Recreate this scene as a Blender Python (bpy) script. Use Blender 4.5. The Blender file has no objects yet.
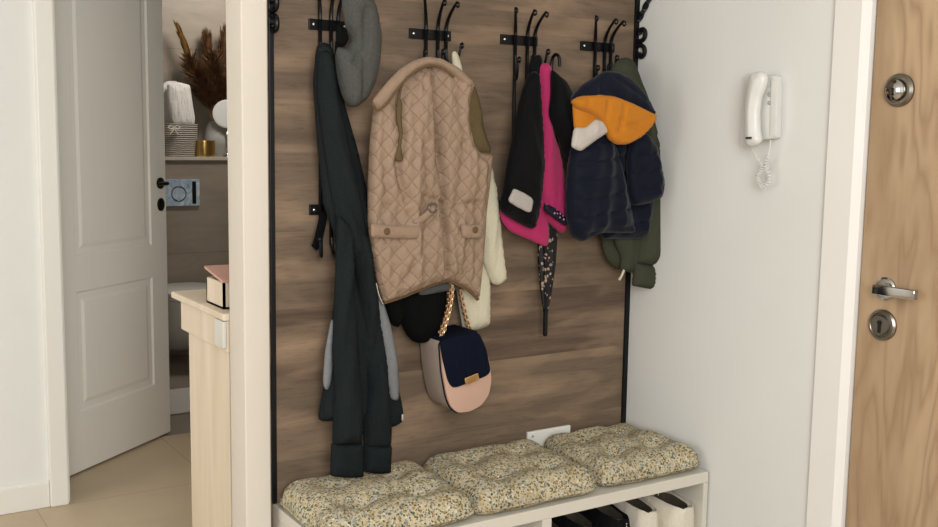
import bpy, bmesh, math, random
import numpy as np
from mathutils import Vector, Matrix, noise
from mathutils.geometry import delaunay_2d_cdt

S = bpy.context.scene
COL = S.collection
rnd = random.Random(7)
PI = math.pi

# ---------------------------------------------------------------- camera
cam = bpy.data.objects.new('camera', bpy.data.cameras.new('camera'))
COL.objects.link(cam)
S.camera = cam
cam.data.sensor_width = 36.0
cam.data.lens = 36.0 * 1038.0 / 938.0
cam.data.clip_start = 0.05
_m = Matrix([[0.842503, 0.051914, -0.536185], [-0.538483, 0.108912, -0.835568], [0.01502, 0.992695, 0.119714]]).to_4x4()
_m.translation = Vector((0, 0, 1.3))
cam.matrix_world = _m

# ---------------------------------------------------------------- world, light, exposure
S.view_settings.view_transform = 'Standard'
S.view_settings.look = 'None'
S.view_settings.gamma = 1.0
S.view_settings.use_curve_mapping = False
S.view_settings.exposure = 0.66
wd = bpy.data.worlds.new('daylight')
S.world = wd
wd.use_nodes = True
_bg = wd.node_tree.nodes['Background']
_bg.inputs[0].default_value = (0.95, 0.97, 1.0, 1)
_bg.inputs[1].default_value = 0.30

def area_light(name, loc, target, sx, sy, power, color):
    l = bpy.data.lights.new(name, 'AREA')
    l.shape = 'RECTANGLE'
    l.size, l.size_y = sx, sy
    l.energy = power
    l.color = color
    o = bpy.data.objects.new(name, l)
    COL.objects.link(o)
    o.location = loc
    d = Vector(target) - Vector(loc)
    o.rotation_euler = d.to_track_quat('-Z', 'Y').to_euler()
    return o

area_light('balcony_window_daylight', (-2.65, 0.6, 1.55), (2.0, 1.6, 1.1), 2.6, 2.0, 9, (0.95, 0.985, 1.0))
area_light('frontal_key_light', (0.2, -0.4, 1.9), (0.95, 2.3, 1.1), 1.1, 1.1, 19, (1.0, 0.99, 0.97))  # unseen key added mid-room; makes the right wall dim towards its corner
area_light('rear_fill_light', (-0.5, -1.85, 1.5), (0.8, 3.8, 1.0), 1.5, 1.6, 38, (1.0, 0.99, 0.97))  # unseen fill added behind the camera to brighten door leaf and left wall
area_light('left_wall_fill_light', (-2.72, 2.2, 1.5), (0.5, 3.2, 1.0), 1.6, 1.6, 20, (1.0, 0.965, 0.92))  # warm unseen fill added to lift the left wall
area_light('bathroom_fill_light', (2.2, 5.3, 2.45), (2.0, 6.2, 1.3), 0.5, 0.3, 9, (1.0, 0.95, 0.9))  # unseen fill added near the ceiling to brighten the upper bathroom wall

# ---------------------------------------------------------------- materials
def lin(h):
    h = h.lstrip('#')
    v = [int(h[i:i + 2], 16) / 255 for i in (0, 2, 4)]
    return tuple(c / 12.92 if c <= 0.04045 else ((c + 0.055) / 1.055) ** 2.4 for c in v) + (1.0,)

class NT:
    def __init__(self, name, rough=0.6, metal=0.0, spec=0.4):
        self.m = bpy.data.materials.new(name)
        self.m.use_nodes = True
        self.t = self.m.node_tree
        self.b = self.t.nodes['Principled BSDF']
        self.b.inputs['Roughness'].default_value = rough
        self.b.inputs['Metallic'].default_value = metal
        self.b.inputs['Specular IOR Level'].default_value = spec
    def n(self, kind, **kw):
        nd = self.t.nodes.new('ShaderNode' + kind)
        for k, v in kw.items():
            setattr(nd, k, v)
        return nd
    def l(self, a, b):
        self.t.links.new(a, b)
    def coords(self, scale=(1, 1, 1), rot=(0, 0, 0)):
        c = self.n('TexCoord')
        mp = self.n('Mapping')
        mp.inputs['Scale'].default_value = scale
        mp.inputs['Rotation'].default_value = rot
        self.l(c.outputs['Object'], mp.inputs['Vector'])
        return mp.outputs['Vector']
    def noise(self, vec, scale, detail=4, rough=0.55, dist=0.0):
        nd = self.n('TexNoise')
        nd.inputs['Scale'].default_value = scale
        nd.inputs['Detail'].default_value = detail
        nd.inputs['Roughness'].default_value = rough
        nd.inputs['Distortion'].default_value = dist
        self.l(vec, nd.inputs['Vector'])
        return nd.outputs['Fac']
    def ramp(self, fac, stops, interp='LINEAR'):
        r = self.n('ValToRGB')
        r.color_ramp.interpolation = interp
        e = r.color_ramp.elements
        while len(e) < len(stops):
            e.new(0.5)
        for i, (p, c) in enumerate(stops):
            e[i].position = p
            e[i].color = lin(c) if isinstance(c, str) else c
        self.l(fac, r.inputs['Fac'])
        return r.outputs['Color']
    def mix(self, fac, a, b, mode='MIX'):
        x = self.n('Mix', data_type='RGBA', blend_type=mode)
        if isinstance(fac, (int, float)):
            x.inputs[0].default_value = fac
        else:
            self.l(fac, x.inputs[0])
        for v, i in ((a, 6), (b, 7)):
            if isinstance(v, str):
                x.inputs[i].default_value = lin(v)
            elif isinstance(v, tuple):
                x.inputs[i].default_value = v
            else:
                self.l(v, x.inputs[i])
        return x.outputs[2]
    def math(self, op, a, b=0.0):
        x = self.n('Math', operation=op)
        for v, i in ((a, 0), (b, 1)):
            if isinstance(v, (int, float)):
                x.inputs[i].default_value = v
            else:
                self.l(v, x.inputs[i])
        return x.outputs[0]
    def bump(self, h, strength=0.3, dist=0.002):
        b = self.n('Bump')
        b.inputs['Strength'].default_value = strength
        b.inputs['Distance'].default_value = dist
        self.l(h, b.inputs['Height'])
        self.l(b.outputs['Normal'], self.b.inputs['Normal'])
    def color(self, c):
        self.l(c, self.b.inputs['Base Color'])

def plain(name, c, rough=0.5, metal=0.0, spec=0.4, var=0.06, scale=6, bump=0.0, bscale=300):
    m = NT(name, rough, metal, spec)
    v = m.coords()
    r, g, b, _ = lin(c)
    f = m.noise(v, scale, 3)
    m.color(m.ramp(f, [(0.3, (r * (1 - var), g * (1 - var), b * (1 - var), 1)), (0.7, (min(1, r * (1 + var)), min(1, g * (1 + var)), min(1, b * (1 + var)), 1))]))
    if bump:
        m.bump(m.noise(v, bscale, 2), bump, 0.001)
    return m.m

def fabric(name, c, var=0.18, weave=900, rough=0.9, sheen=0.0, bump=0.35, wr=14):
    m = NT(name, rough, 0, 0.06)
    v = m.coords()
    r, g, b, _ = lin(c)
    f = m.noise(v, weave * 0.35, 4, 0.7)
    m.color(m.ramp(f, [(0.3, (r * (1 - var), g * (1 - var), b * (1 - var), 1)), (0.7, (r * (1 + var), g * (1 + var), b * (1 + var), 1))]))
    m.b.inputs['Sheen Weight'].default_value = sheen
    m.b.inputs['Sheen Roughness'].default_value = 0.5
    wv = m.coords((1.0, 1.0, 0.28))
    h = m.math('ADD', m.math('MULTIPLY', m.noise(v, weave, 2), 0.12), m.noise(wv, wr * 1.6, 5, 0.62, 0.6))
    m.bump(h, min(1.0, bump * 2.2), 0.010)
    return m.m

def wood_panel():
    m = NT('weathered_wood_laminate', 0.62, 0, 0.3)
    c = m.n('TexCoord')
    sep = m.n('SeparateXYZ')
    m.l(c.outputs['Object'], sep.inputs[0])
    row = m.math('FLOOR', m.math('DIVIDE', m.math('ADD', sep.outputs[2], 0.035), 0.185))
    wn = m.n('TexWhiteNoise', noise_dimensions='1D')
    m.l(row, wn.inputs['W'])
    off = m.math('MULTIPLY', wn.outputs['Value'], 7.0)
    comb = m.n('CombineXYZ')
    m.l(m.math('ADD', sep.outputs[0], off), comb.inputs[0])
    m.l(sep.outputs[2], comb.inputs[2])
    mp = m.n('Mapping')
    mp.inputs['Scale'].default_value = (0.9, 1, 17)
    m.l(comb.outputs[0], mp.inputs[0])
    g1 = m.noise(mp.outputs[0], 2.2, 9, 0.62, 0.35)
    mp2 = m.n('Mapping')
    mp2.inputs['Scale'].default_value = (3, 1, 120)
    m.l(comb.outputs[0], mp2.inputs[0])
    g2 = m.noise(mp2.outputs[0], 3.0, 4, 0.6)
    col = m.ramp(g1, [(0.25, '#483b31'), (0.42, '#564639'), (0.55, '#635142'), (0.72, '#725e4d')])
    col = m.mix(m.math('MULTIPLY', g2, 0.32), col, '#443a32', 'MIX')
    col = m.mix(m.math('MULTIPLY', wn.outputs['Value'], 0.30), col, '#8f7d68')
    mp3 = m.n('Mapping')
    mp3.inputs['Scale'].default_value = (1.3, 1, 5.5)
    m.l(comb.outputs[0], mp3.inputs[0])
    g3 = m.noise(mp3.outputs[0], 2.0, 3, 0.5, 0.4)
    col = m.mix(m.math('MULTIPLY', m.math('MAXIMUM', m.math('SUBTRACT', g3, 0.46), 0.0), 2.6), col, '#a48a70')
    mp4 = m.n('Mapping')
    mp4.inputs['Scale'].default_value = (6, 1, 60)
    m.l(comb.outputs[0], mp4.inputs[0])
    g4 = m.noise(mp4.outputs[0], 2.5, 5, 0.7, 0.5)
    col = m.mix(m.math('MULTIPLY', m.math('MAXIMUM', m.math('SUBTRACT', g4, 0.52), 0.0), 2.2), col, '#3c322a')
    fr = m.math('FRACT', m.math('DIVIDE', m.math('ADD', sep.outputs[2], 0.035), 0.185))
    seam = m.math('LESS_THAN', fr, 0.012)
    col = m.mix(m.math('MULTIPLY', seam, 0.15), col, '#4a3a2e')
    m.color(col)
    m.bump(m.math('ADD', g2, g1), 0.15, 0.002)
    return m.m

def wood_v(name, c0, c1, c2, sc=(12, 12, 1.1), rough=0.5, bump=0.08):
    m = NT(name, rough, 0, 0.35)
    v = m.coords(sc)
    g1 = m.noise(v, 1.5, 6, 0.55, 0.8)
    v2 = m.coords((sc[0] * 9, sc[1] * 9, sc[2] * 3))
    g2 = m.noise(v2, 1.6, 3, 0.6)
    col = m.ramp(g1, [(0.28, c0), (0.5, c1), (0.72, c2)])
    col = m.mix(m.math('MULTIPLY', g2, 0.22), col, c0)
    m.color(col)
    m.bump(g2, bump, 0.001)
    return m.m

def oak_door():
    m = NT('oak_door_veneer', 0.5, 0, 0.35)
    c = m.n('TexCoord')
    mp = m.n('Mapping')
    mp.inputs['Scale'].default_value = (1, 4.0, 0.6)
    m.l(c.outputs['Object'], mp.inputs[0])
    g = m.noise(mp.outputs[0], 1.9, 3, 0.5, 0.3)
    ringy = m.math('FRACT', m.math('MULTIPLY', g, 9.0))
    tri = m.math('ABSOLUTE', m.math('SUBTRACT', ringy, 0.5))
    mp2 = m.n('Mapping')
    mp2.inputs['Scale'].default_value = (1, 60, 3.0)
    m.l(c.outputs['Object'], mp2.inputs[0])
    fine = m.noise(mp2.outputs[0], 3.0, 5, 0.65)
    mp3 = m.n('Mapping')
    mp3.inputs['Scale'].default_value = (1, 3.0, 1.2)
    m.l(c.outputs['Object'], mp3.inputs[0])
    big = m.noise(mp3.outputs[0], 1.6, 4, 0.55, 0.6)
    col = m.ramp(big, [(0.32, '#8a6f53'), (0.5, '#a1876a'), (0.68, '#b3997a')])
    col = m.mix(m.math('MULTIPLY', m.math('POWER', tri, 2.0), 3.0), col, '#83674b')
    col = m.mix(m.math('MULTIPLY', fine, 0.45), col, '#b49b7c')
    vo = m.n('TexVoronoi')
    vo.inputs['Scale'].default_value = 2.2
    mp4 = m.n('Mapping')
    mp4.inputs['Scale'].default_value = (1, 2.0, 1.3)
    m.l(c.outputs['Object'], mp4.inputs[0])
    m.l(mp4.outputs[0], vo.inputs['Vector'])
    kn = m.math('MAXIMUM', m.math('SUBTRACT', 0.09, vo.outputs['Distance']), 0.0)
    col = m.mix(m.math('MULTIPLY', kn, 6.0), col, '#5f452f')
    m.color(col)
    m.bump(fine, 0.08, 0.001)
    return m.m

def floral(name):
    m = NT(name, 0.9, 0, 0.15)
    v = m.coords()
    def spots(scale, thr, stops, seed):
        mp = m.n('Mapping')
        mp.inputs['Location'].default_value = (seed, seed * 1.7, 0)
        nz = m.n('TexNoise')
        nz.inputs['Scale'].default_value = 260
        nz.inputs['Detail'].default_value = 1
        m.l(v, nz.inputs['Vector'])
        va = m.n('VectorMath', operation='MULTIPLY_ADD')
        m.l(nz.outputs['Color'], va.inputs[0])
        va.inputs[1].default_value = (0.006, 0.006, 0.006)
        m.l(v, va.inputs[2])
        m.l(va.outputs[0], mp.inputs[0])
        vo = m.n('TexVoronoi')
        vo.inputs['Scale'].default_value = scale
        m.l(mp.outputs[0], vo.inputs['Vector'])
        sp = m.n('SeparateColor')
        m.l(vo.outputs['Color'], sp.inputs[0])
        return m.math('LESS_THAN', vo.outputs['Distance'], thr), m.ramp(sp.outputs[0], stops, 'CONSTANT')
    base = m.ramp(m.noise(v, 14, 3), [(0.35, '#a89d83'), (0.65, '#beb498')])
    f1, c1 = spots(125, 0.44, [(0.0, '#8d7748'), (0.22, '#bdb49f'), (0.42, '#575e50'), (0.6, '#a58f62'), (0.74, '#7f8c90'), (0.90, '#c4c0b6')], 0.0)
    f2, c2 = spots(160, 0.36, [(0.0, '#43463a'), (0.35, '#6b5a3c'), (0.55, '#56646a'), (0.75, '#8a7c50'), (0.9, '#cfc8b4')], 3.3)
    col = m.mix(f1, base, c1)
    col = m.mix(f2, col, c2)
    m.color(col)
    m.bump(m.noise(v, 500, 2), 0.3, 0.001)
    return m.m

def tile(name, c, grout, sx, sy, sz, rough=0.35, axis='xy', var='#000000'):
    m = NT(name, rough, 0, 0.4)
    c0 = m.n('TexCoord')
    sep = m.n('SeparateXYZ')
    m.l(c0.outputs['Object'], sep.inputs[0])
    a, b = (sep.outputs[0], sep.outputs[1]) if axis == 'xy' else (sep.outputs[0], sep.outputs[2])
    fa = m.math('FRACT', m.math('DIVIDE', a, sx))
    fb = m.math('FRACT', m.math('DIVIDE', b, sy))
    g = m.math('MAXIMUM', m.math('LESS_THAN', fa, sz / sx), m.math('LESS_THAN', fb, sz / sy))
    v = m.coords((1, 1, 4) if axis == 'xz' else (1, 1, 1))
    base = m.ramp(m.noise(v, 3.5, 6, 0.6, 0.5), [(0.3, c), (0.7, var)])
    m.color(m.mix(g, base, grout))
    return m.m

M = {}
M['paint'] = plain('white_wall_paint', '#e3e3df', 0.75, 0, 0.25, 0.02, 3, 0.06, 220)
M['paint_right_dimmed'] = plain('white_wall_paint_dimmed', '#d5d5d1', 0.75, 0, 0.25, 0.02, 3, 0.06, 220)  # wall white darkened, standing in for the shade near the corner
M['paint_cream_dimmed'] = plain('warm_white_paint_dimmed', '#cdc6ba', 0.75, 0, 0.25, 0.02, 3, 0.06, 220)  # cream darkened in its colour to offset the strong light on the pillar
M['trim'] = plain('white_trim_gloss', '#e6e4dc', 0.35, 0, 0.4, 0.015, 3)
M['door_white'] = plain('white_lacquered_door', '#f0ede5', 0.4, 0, 0.4, 0.02, 2)
M['steel_frame'] = plain('white_steel_door_frame', '#dfdcd8', 0.35, 0, 0.4, 0.02, 2)
M['floor'] = tile('beige_floor_tile', '#bca88c', '#a69176', 0.62, 0.62, 0.004, 0.4, 'xy', '#c4b195')
M['bath_floor'] = tile('taupe_bathroom_floor_tile', '#857a6d', '#746a5f', 0.6, 0.6, 0.004, 0.35, 'xy', '#93887a')
M['mat'] = fabric('pale_patch_cloth', '#d3cec6', 0.06, 300, 0.95, 0.1, 0.6, 40)
M['bath_tile'] = tile('taupe_bathroom_tile', '#8d8172', '#7c7164', 1.2, 0.6, 0.004, 0.45, 'xz', '#9c9080')
M['ledge'] = plain('stone_ledge', '#bdb5a6', 0.4)
M['panel'] = wood_panel()
M['oak'] = oak_door()
M['whitewash'] = wood_v('whitewashed_wood', '#c8b8a0', '#d2c3ae', '#dbcdbb', (10, 10, 1.0), 0.55)
M['iron'] = plain('black_wrought_iron', '#17171a', 0.42, 0.6, 0.5, 0.15, 40, 0.25, 120)
M['dark_bronze'] = plain('dark_bronze_metal', '#2a2723', 0.4, 0.8, 0.5)
M['screw'] = plain('bright_screw_head', '#d9d9d6', 0.25, 0.9, 0.5)
M['chrome'] = plain('polished_chrome', '#b5b3af', 0.10, 1.0, 0.5, 0.02)
M['brushed'] = plain('brushed_nickel', '#857f76', 0.28, 1.0, 0.5, 0.04)
M['black'] = plain('black_void_plastic', '#0c0c0c', 0.5)
M['bench'] = plain('cream_white_bench_board', '#cbc7bb', 0.45, 0, 0.35, 0.02, 4)
M['plastic'] = plain('white_plastic', '#dcdad4', 0.35, 0, 0.45, 0.01, 3)
M['intercom'] = plain('off_white_phone_plastic', '#cfcfca', 0.35, 0, 0.45, 0.01, 3)
M['button'] = plain('grey_plastic_button', '#9a9a98', 0.4)
M['floral'] = floral('small_flower_print_cotton')
M['charcoal'] = fabric('charcoal_green_knit', '#1d2223', 0.25, 700)
M['grey_lining'] = fabric('grey_jersey_lining', '#76787a', 0.1, 600)
M['grey_wool'] = fabric('grey_wool_felt', '#4b4b48', 0.2, 500)
M['beige'] = fabric('beige_quilted_nylon', '#8f7966', 0.05, 900, 0.6, 0.1, 0.25, 20)
def quilted(name, c, s_, thread):
    m = NT(name, 0.62, 0, 0.2)
    c0 = m.n('TexCoord')
    sp = m.n('SeparateXYZ')
    m.l(c0.outputs['Object'], sp.inputs[0])
    v = m.coords()
    wob = m.math('MULTIPLY', m.math('SUBTRACT', m.noise(v, 9, 2), 0.5), 0.03)
    z = m.math('MULTIPLY', sp.outputs[2], 0.85)
    x = m.math('ADD', sp.outputs[0], wob)
    fam = []
    for op in ('ADD', 'SUBTRACT'):
        u = m.math('DIVIDE', m.math(op, x, z), s_)
        fam.append(m.math('ABSOLUTE', m.math('SINE', m.math('MULTIPLY', u, PI))))
    q = m.math('MINIMUM', fam[0], fam[1])
    h = m.math('POWER', q, 0.5)
    wv = m.coords((1, 1, 0.4))
    h2 = m.math('ADD', m.math('MULTIPLY', h, 0.6), m.math('MULTIPLY', m.noise(wv, 26, 5, 0.62, 0.5), 1.1))
    m.bump(h2, 0.85, 0.006)
    base = m.ramp(m.noise(v, 40, 3), [(0.3, c), (0.7, c)])
    m.color(m.mix(m.math('MULTIPLY', m.math('LESS_THAN', q, 0.10), 0.22), base, thread))
    return m.m
M['quilt'] = quilted('beige_diamond_quilted_nylon', '#8f7966', 0.036, '#705c4b')
M['binding'] = fabric('brown_corduroy_binding', '#65513a', 0.12, 900)
M['olive_lining'] = fabric('olive_brown_lining', '#5d5038', 0.12, 700)
M['grey_hem'] = fabric('grey_facing', '#4d4f4f', 0.1, 700)
M['cream'] = fabric('cream_fine_knit', '#c3bda6', 0.06, 700)
M['black_knit'] = fabric('black_knit', '#0c0d0e', 0.2, 600)
M['pink'] = fabric('hot_pink_shell', '#a82e5e', 0.06, 900, 0.6, 0.1, 0.3, 22)
M['black_shell'] = fabric('black_shell', '#0a0a0c', 0.15, 900, 0.6, 0.05, 0.3, 22)
M['patch'] = fabric('pale_grey_reflective_patch', '#a39d98', 0.04, 900)
M['navy'] = fabric('navy_padded_nylon', '#0f1320', 0.1, 900, 0.55, 0.1, 0.10, 26)
M['orange'] = fabric('orange_padded_nylon', '#b5711f', 0.06, 900, 0.55, 0.1, 0.10, 26)
M['white_shell'] = fabric('off_white_nylon', '#b7b0a8', 0.04, 900, 0.6, 0.1, 0.3, 22)
M['olive'] = fabric('olive_green_cotton', '#3e4034', 0.12, 600)
M['pink_leather'] = plain('pale_pink_leather', '#bb9a88', 0.45, 0, 0.4, 0.04, 8, 0.1, 400)
M['pink_leather_shaded'] = plain('pale_pink_leather_shaded', '#a09287', 0.5, 0, 0.35, 0.04, 8, 0.1, 400)  # pink leather greyed: the shade on the bag's side is in the colour
M['navy_suede'] = fabric('navy_suede', '#0f1422', 0.15, 800)
M['gold'] = plain('pale_gold_metal', '#d8b98a', 0.22, 1.0, 0.5, 0.03)
M['canvas'] = fabric('off_white_canvas', '#d5cdbd', 0.05, 700)
M['rubber'] = plain('off_white_rubber', '#dcd8cd', 0.5)
M['shoe_black'] = fabric('black_mesh_shoe', '#141416', 0.2, 600)
M['shoe_brown'] = plain('brown_leather', '#4c3b31', 0.4, 0, 0.4, 0.1, 20)
M['shoe_in'] = fabric('shoe_lining', '#4f4a40', 0.1, 500)
M['stitch'] = plain('white_thread', '#cfcfca', 0.7)
M['towel'] = fabric('white_terry_towel', '#ded9d0', 0.06, 300, 0.95, 0.2, 0.6, 40)
M['ceramic'] = plain('white_ceramic', '#dcdad4', 0.15, 0, 0.5, 0.01)
M['vase'] = plain('pale_grey_stoneware', '#a7a49c', 0.5, 0, 0.4, 0.1, 15)
M['brass'] = plain('hammered_brass', '#c9a866', 0.28, 1.0, 0.5, 0.08, 60, 0.4, 90)
M['mirror_white'] = plain('bright_mirror_glass', '#f2f4f6', 0.08, 1.0, 0.5, 0.0)
M['pink_lid'] = plain('dusty_pink_card', '#bf9384', 0.5)
M['grey_block'] = plain('pale_grey_plastic', '#c9c6bd', 0.45)
def wicker():
    m = NT('grey_wicker', 0.8, 0, 0.2)
    v = m.coords()
    w = m.n('TexWave', wave_type='BANDS', bands_direction='Z')
    w.inputs['Scale'].default_value = 26
    w.inputs['Distortion'].default_value = 2.0
    m.l(v, w.inputs['Vector'])
    m.color(m.ramp(w.outputs['Fac'], [(0.2, '#7d7569'), (0.8, '#b5ad9f')]))
    m.bump(w.outputs['Fac'], 0.8, 0.006)
    return m.m
M['wicker'] = wicker()
def grassmat(name, a, b):
    m = NT(name, 0.9, 0, 0.1)
    m.color(m.ramp(m.noise(m.coords(), 30, 3), [(0.3, a), (0.7, b)]))
    return m.m
M['grass'] = grassmat('dried_brown_grass', '#5a3f2e', '#8c6746')
M['grass_gold'] = grassmat('dried_golden_plume', '#8f6a3a', '#b58a52')
def umbrella_mat():
    m = NT('black_flowered_umbrella_cloth', 0.6, 0, 0.3)
    v = m.coords()
    vo = m.n('TexVoronoi')
    vo.inputs['Scale'].default_value = 75
    m.l(v, vo.inputs['Vector'])
    f = m.math('LESS_THAN', m.math('ADD', vo.outputs['Distance'], m.math('MULTIPLY', m.noise(v, 120, 2), 0.5)), 0.56)
    m.color(m.mix(f, '#121113', m.ramp(m.noise(v, 60, 2), [(0.4, '#8a6f60'), (0.6, '#a39a8c')])))
    return m.m
M['umbrella'] = umbrella_mat()
def dots():
    m = NT('dark_dotted_trim', 0.7, 0, 0.2)
    v = m.coords()
    vo = m.n('TexVoronoi')
    vo.inputs['Scale'].default_value = 95
    vo.inputs['Randomness'].default_value = 0.6
    m.l(v, vo.inputs['Vector'])
    m.color(m.mix(m.math('LESS_THAN', vo.outputs['Distance'], 0.28), '#171424', '#b58aa0'))
    return m.m
M['dots'] = dots()
def flush_mat():
    m = NT('glossy_printed_glass', 0.12, 0, 0.6)
    v = m.coords((1, 1, 1))
    m.color(m.ramp(m.noise(v, 14, 3, 0.6, 1.5), [(0.3, '#7e95a8'), (0.5, '#a9bccb'), (0.68, '#cdd8e0')]))
    return m.m
M['flush'] = flush_mat()

# ---------------------------------------------------------------- helpers
def tag(o, label=None, cat=None, group=None, kind=None):
    if label: o['label'] = label
    if cat: o['category'] = cat
    if group: o['group'] = group
    if kind: o['kind'] = kind
    return o

def thing(name, loc, label, cat, group=None):
    o = bpy.data.objects.new(name, None)
    o.empty_display_size = 0.05
    COL.objects.link(o)
    o.location = loc
    return tag(o, label, cat, group)

def link(name, me, mat, parent=None, smooth=True):
    for p in me.polygons:
        p.use_smooth = smooth
    if mat is not None:
        me.materials.append(mat)
    o = bpy.data.objects.new(name, me)
    COL.objects.link(o)
    if parent is not None:
        o.parent = parent
        w = Vector((0, 0, 0))
        q = parent
        while q is not None:
            w += q.location
            q = q.parent
        me.transform(Matrix.Translation(-w))
    return o

class MB:
    """collects shapes in world coordinates, then becomes one mesh object"""
    def __init__(self):
        self.b = bmesh.new()
    def box(self, lo, hi, bev=0.0, seg=2, rot=None, piv=None):
        lo, hi = Vector(lo), Vector(hi)
        t = bmesh.new()
        bmesh.ops.create_cube(t, size=1.0)
        for v in t.verts:
            v.co = Vector(((v.co.x + .5) * (hi.x - lo.x) + lo.x, (v.co.y + .5) * (hi.y - lo.y) + lo.y, (v.co.z + .5) * (hi.z - lo.z) + lo.z))
        if bev > 0:
            bmesh.ops.bevel(t, geom=t.edges[:], offset=bev, segments=seg, profile=0.6, affect='EDGES')
        if rot is not None:
            piv = Vector(piv) if piv else (lo + hi) / 2
            for v in t.verts:
                v.co = rot @ (v.co - piv) + piv
        self.merge(t)
        return self
    def merge(self, t):
        mp = {v: self.b.verts.new(v.co) for v in t.verts}
        for f in t.faces:
            try:
                self.b.faces.new([mp[v] for v in f.verts])
            except ValueError:
                pass
        t.free()
    def tube(self, pts, r, seg=8, smooth=0, flat=1.0, cap=True):
        pts = [Vector(p) for p in pts]
        rs = list(r) if isinstance(r, (list, tuple)) else [r] * len(pts)
        if smooth:
            np_, nr = [], []
            n = len(pts)
            for i in range(n - 1):
                p0, p1, p2, p3 = pts[max(i - 1, 0)], pts[i], pts[i + 1], pts[min(i + 2, n - 1)]
                for k in range(smooth):
                    t = k / smooth
                    np_.append(0.5 * ((2 * p1) + (p2 - p0) * t + (2 * p0 - 5 * p1 + 4 * p2 - p3) * t * t + (3 * p1 - p0 - 3 * p2 + p3) * t ** 3))
                    nr.append(rs[i] * (1 - t) + rs[i + 1] * t)
            np_.append(pts[-1]); nr.append(rs[-1])
            pts, rs = np_, nr
        n = len(pts)
        tang = [(pts[min(i + 1, n - 1)] - pts[max(i - 1, 0)]).normalized() for i in range(n)]
        up = Vector((0, 0, 1)) if abs(tang[0].z) < 0.9 else Vector((1, 0, 0))
        nrm = (up - tang[0] * up.dot(tang[0])).normalized()
        rings = []
        for i in range(n):
            nrm = (nrm - tang[i] * nrm.dot(tang[i]))
            nrm = nrm.normalized() if nrm.length > 1e-6 else tang[i].orthogonal().normalized()
            bi = tang[i].cross(nrm)
            rings.append([self.b.verts.new(pts[i] + (nrm * math.cos(2 * PI * k / seg) + bi * math.sin(2 * PI * k / seg) * flat) * rs[i]) for k in range(seg)])
        for a, c in zip(rings, rings[1:]):
            for k in range(seg):
                self.b.faces.new((a[k], a[(k + 1) % seg], c[(k + 1) % seg], c[k]))
        if cap:
            self.b.faces.new(rings[0][::-1])
            self.b.faces.new(rings[-1])
        return self
    def lathe(self, prof, c, axis=(0, 0, 1), seg=32, sx=1.0, sy=1.0):
        c = Vector(c)
        q = Vector((0, 0, 1)).rotation_difference(Vector(axis)).to_matrix()
        rings = []
        for r, h in prof:
            if r < 1e-6:
                rings.append([self.b.verts.new(c + q @ Vector((0, 0, h)))])
            else:
                rings.append([self.b.verts.new(c + q @ Vector((r * sx * math.cos(2 * PI * k / seg), r * sy * math.sin(2 * PI * k / seg), h))) for k in range(seg)])
        for a, d in zip(rings, rings[1:]):
            for k in range(seg):
                k2 = (k + 1) % seg
                if len(a) == 1 and len(d) == 1: continue
                if len(a) == 1: self.b.faces.new((a[0], d[k2], d[k]))
                elif len(d) == 1: self.b.faces.new((a[k], a[k2], d[0]))
                else: self.b.faces.new((a[k], a[k2], d[k2], d[k]))
        for ring, rev in ((rings[0], True), (rings[-1], False)):
            if len(ring) > 1:
                self.b.faces.new(ring[::-1] if rev else ring)
        return self
    def ball(self, c, r, sx=1, sy=1, sz=1, u=12, v=8):
        t = bmesh.new()
        bmesh.ops.create_uvsphere(t, u_segments=u, v_segments=v, radius=r)
        for w in t.verts:
            w.co = Vector((w.co.x * sx, w.co.y * sy, w.co.z * sz)) + Vector(c)
        self.merge(t)
        return self
    def torus(self, c, R, r, normal, seg=14, ring=6, sx=1.0, along=None):
        n = Vector(normal).normalized()
        a = Vector(along).normalized() if along else n.orthogonal().normalized()
        a = (a - n * a.dot(n)).normalized()
        b = n.cross(a)
        pts = [Vector(c) + a * math.cos(2 * PI * k / seg) * R * sx + b * math.sin(2 * PI * k / seg) * R for k in range(seg)]
        rings = []
        for k, p in enumerate(pts):
            out = (p - Vector(c)).normalized()
            rings.append([self.b.verts.new(p + (out * math.cos(2 * PI * j / ring) + n * math.sin(2 * PI * j / ring)) * r) for j in range(ring)])
        for k in range(seg):
            A, B = rings[k], rings[(k + 1) % seg]
            for j in range(ring):
                self.b.faces.new((A[j], B[j], B[(j + 1) % ring], A[(j + 1) % ring]))
        return self
    def prism(self, poly, to3, d0, d1, bev=0.0, seg=2):
        """poly in (u, v); to3(u, v, d) places it; extruded from d0 to d1"""
        t = bmesh.new()
        a = [t.verts.new(to3(u, v, d0)) for u, v in poly]
        b = [t.verts.new(to3(u, v, d1)) for u, v in poly]
        n = len(poly)
        t.faces.new(a[::-1]); t.faces.new(b)
        for i in range(n):
            t.faces.new((a[i], a[(i + 1) % n], b[(i + 1) % n], b[i]))
        bmesh.ops.recalc_face_normals(t, faces=t.faces[:])
        if bev > 0:
            bmesh.ops.bevel(t, geom=[e for f in t.faces if len(f.verts) == n for e in f.edges], offset=bev, segments=seg, affect='EDGES', profile=0.6)
        self.merge(t)
        return self
    def obj(self, name, mat, parent=None, smooth=True, auto=35):
        bmesh.ops.recalc_face_normals(self.b, faces=self.b.faces[:])
        for e in self.b.edges:
            if len(e.link_faces) == 2 and e.calc_face_angle(0) > math.radians(auto):
                e.smooth = False
        me = bpy.data.meshes.new(name)
        self.b.to_mesh(me)
        self.b.free()
        return link(name, me, mat, parent, smooth)

def struct(o):
    o['kind'] = 'structure'
    return o

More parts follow.
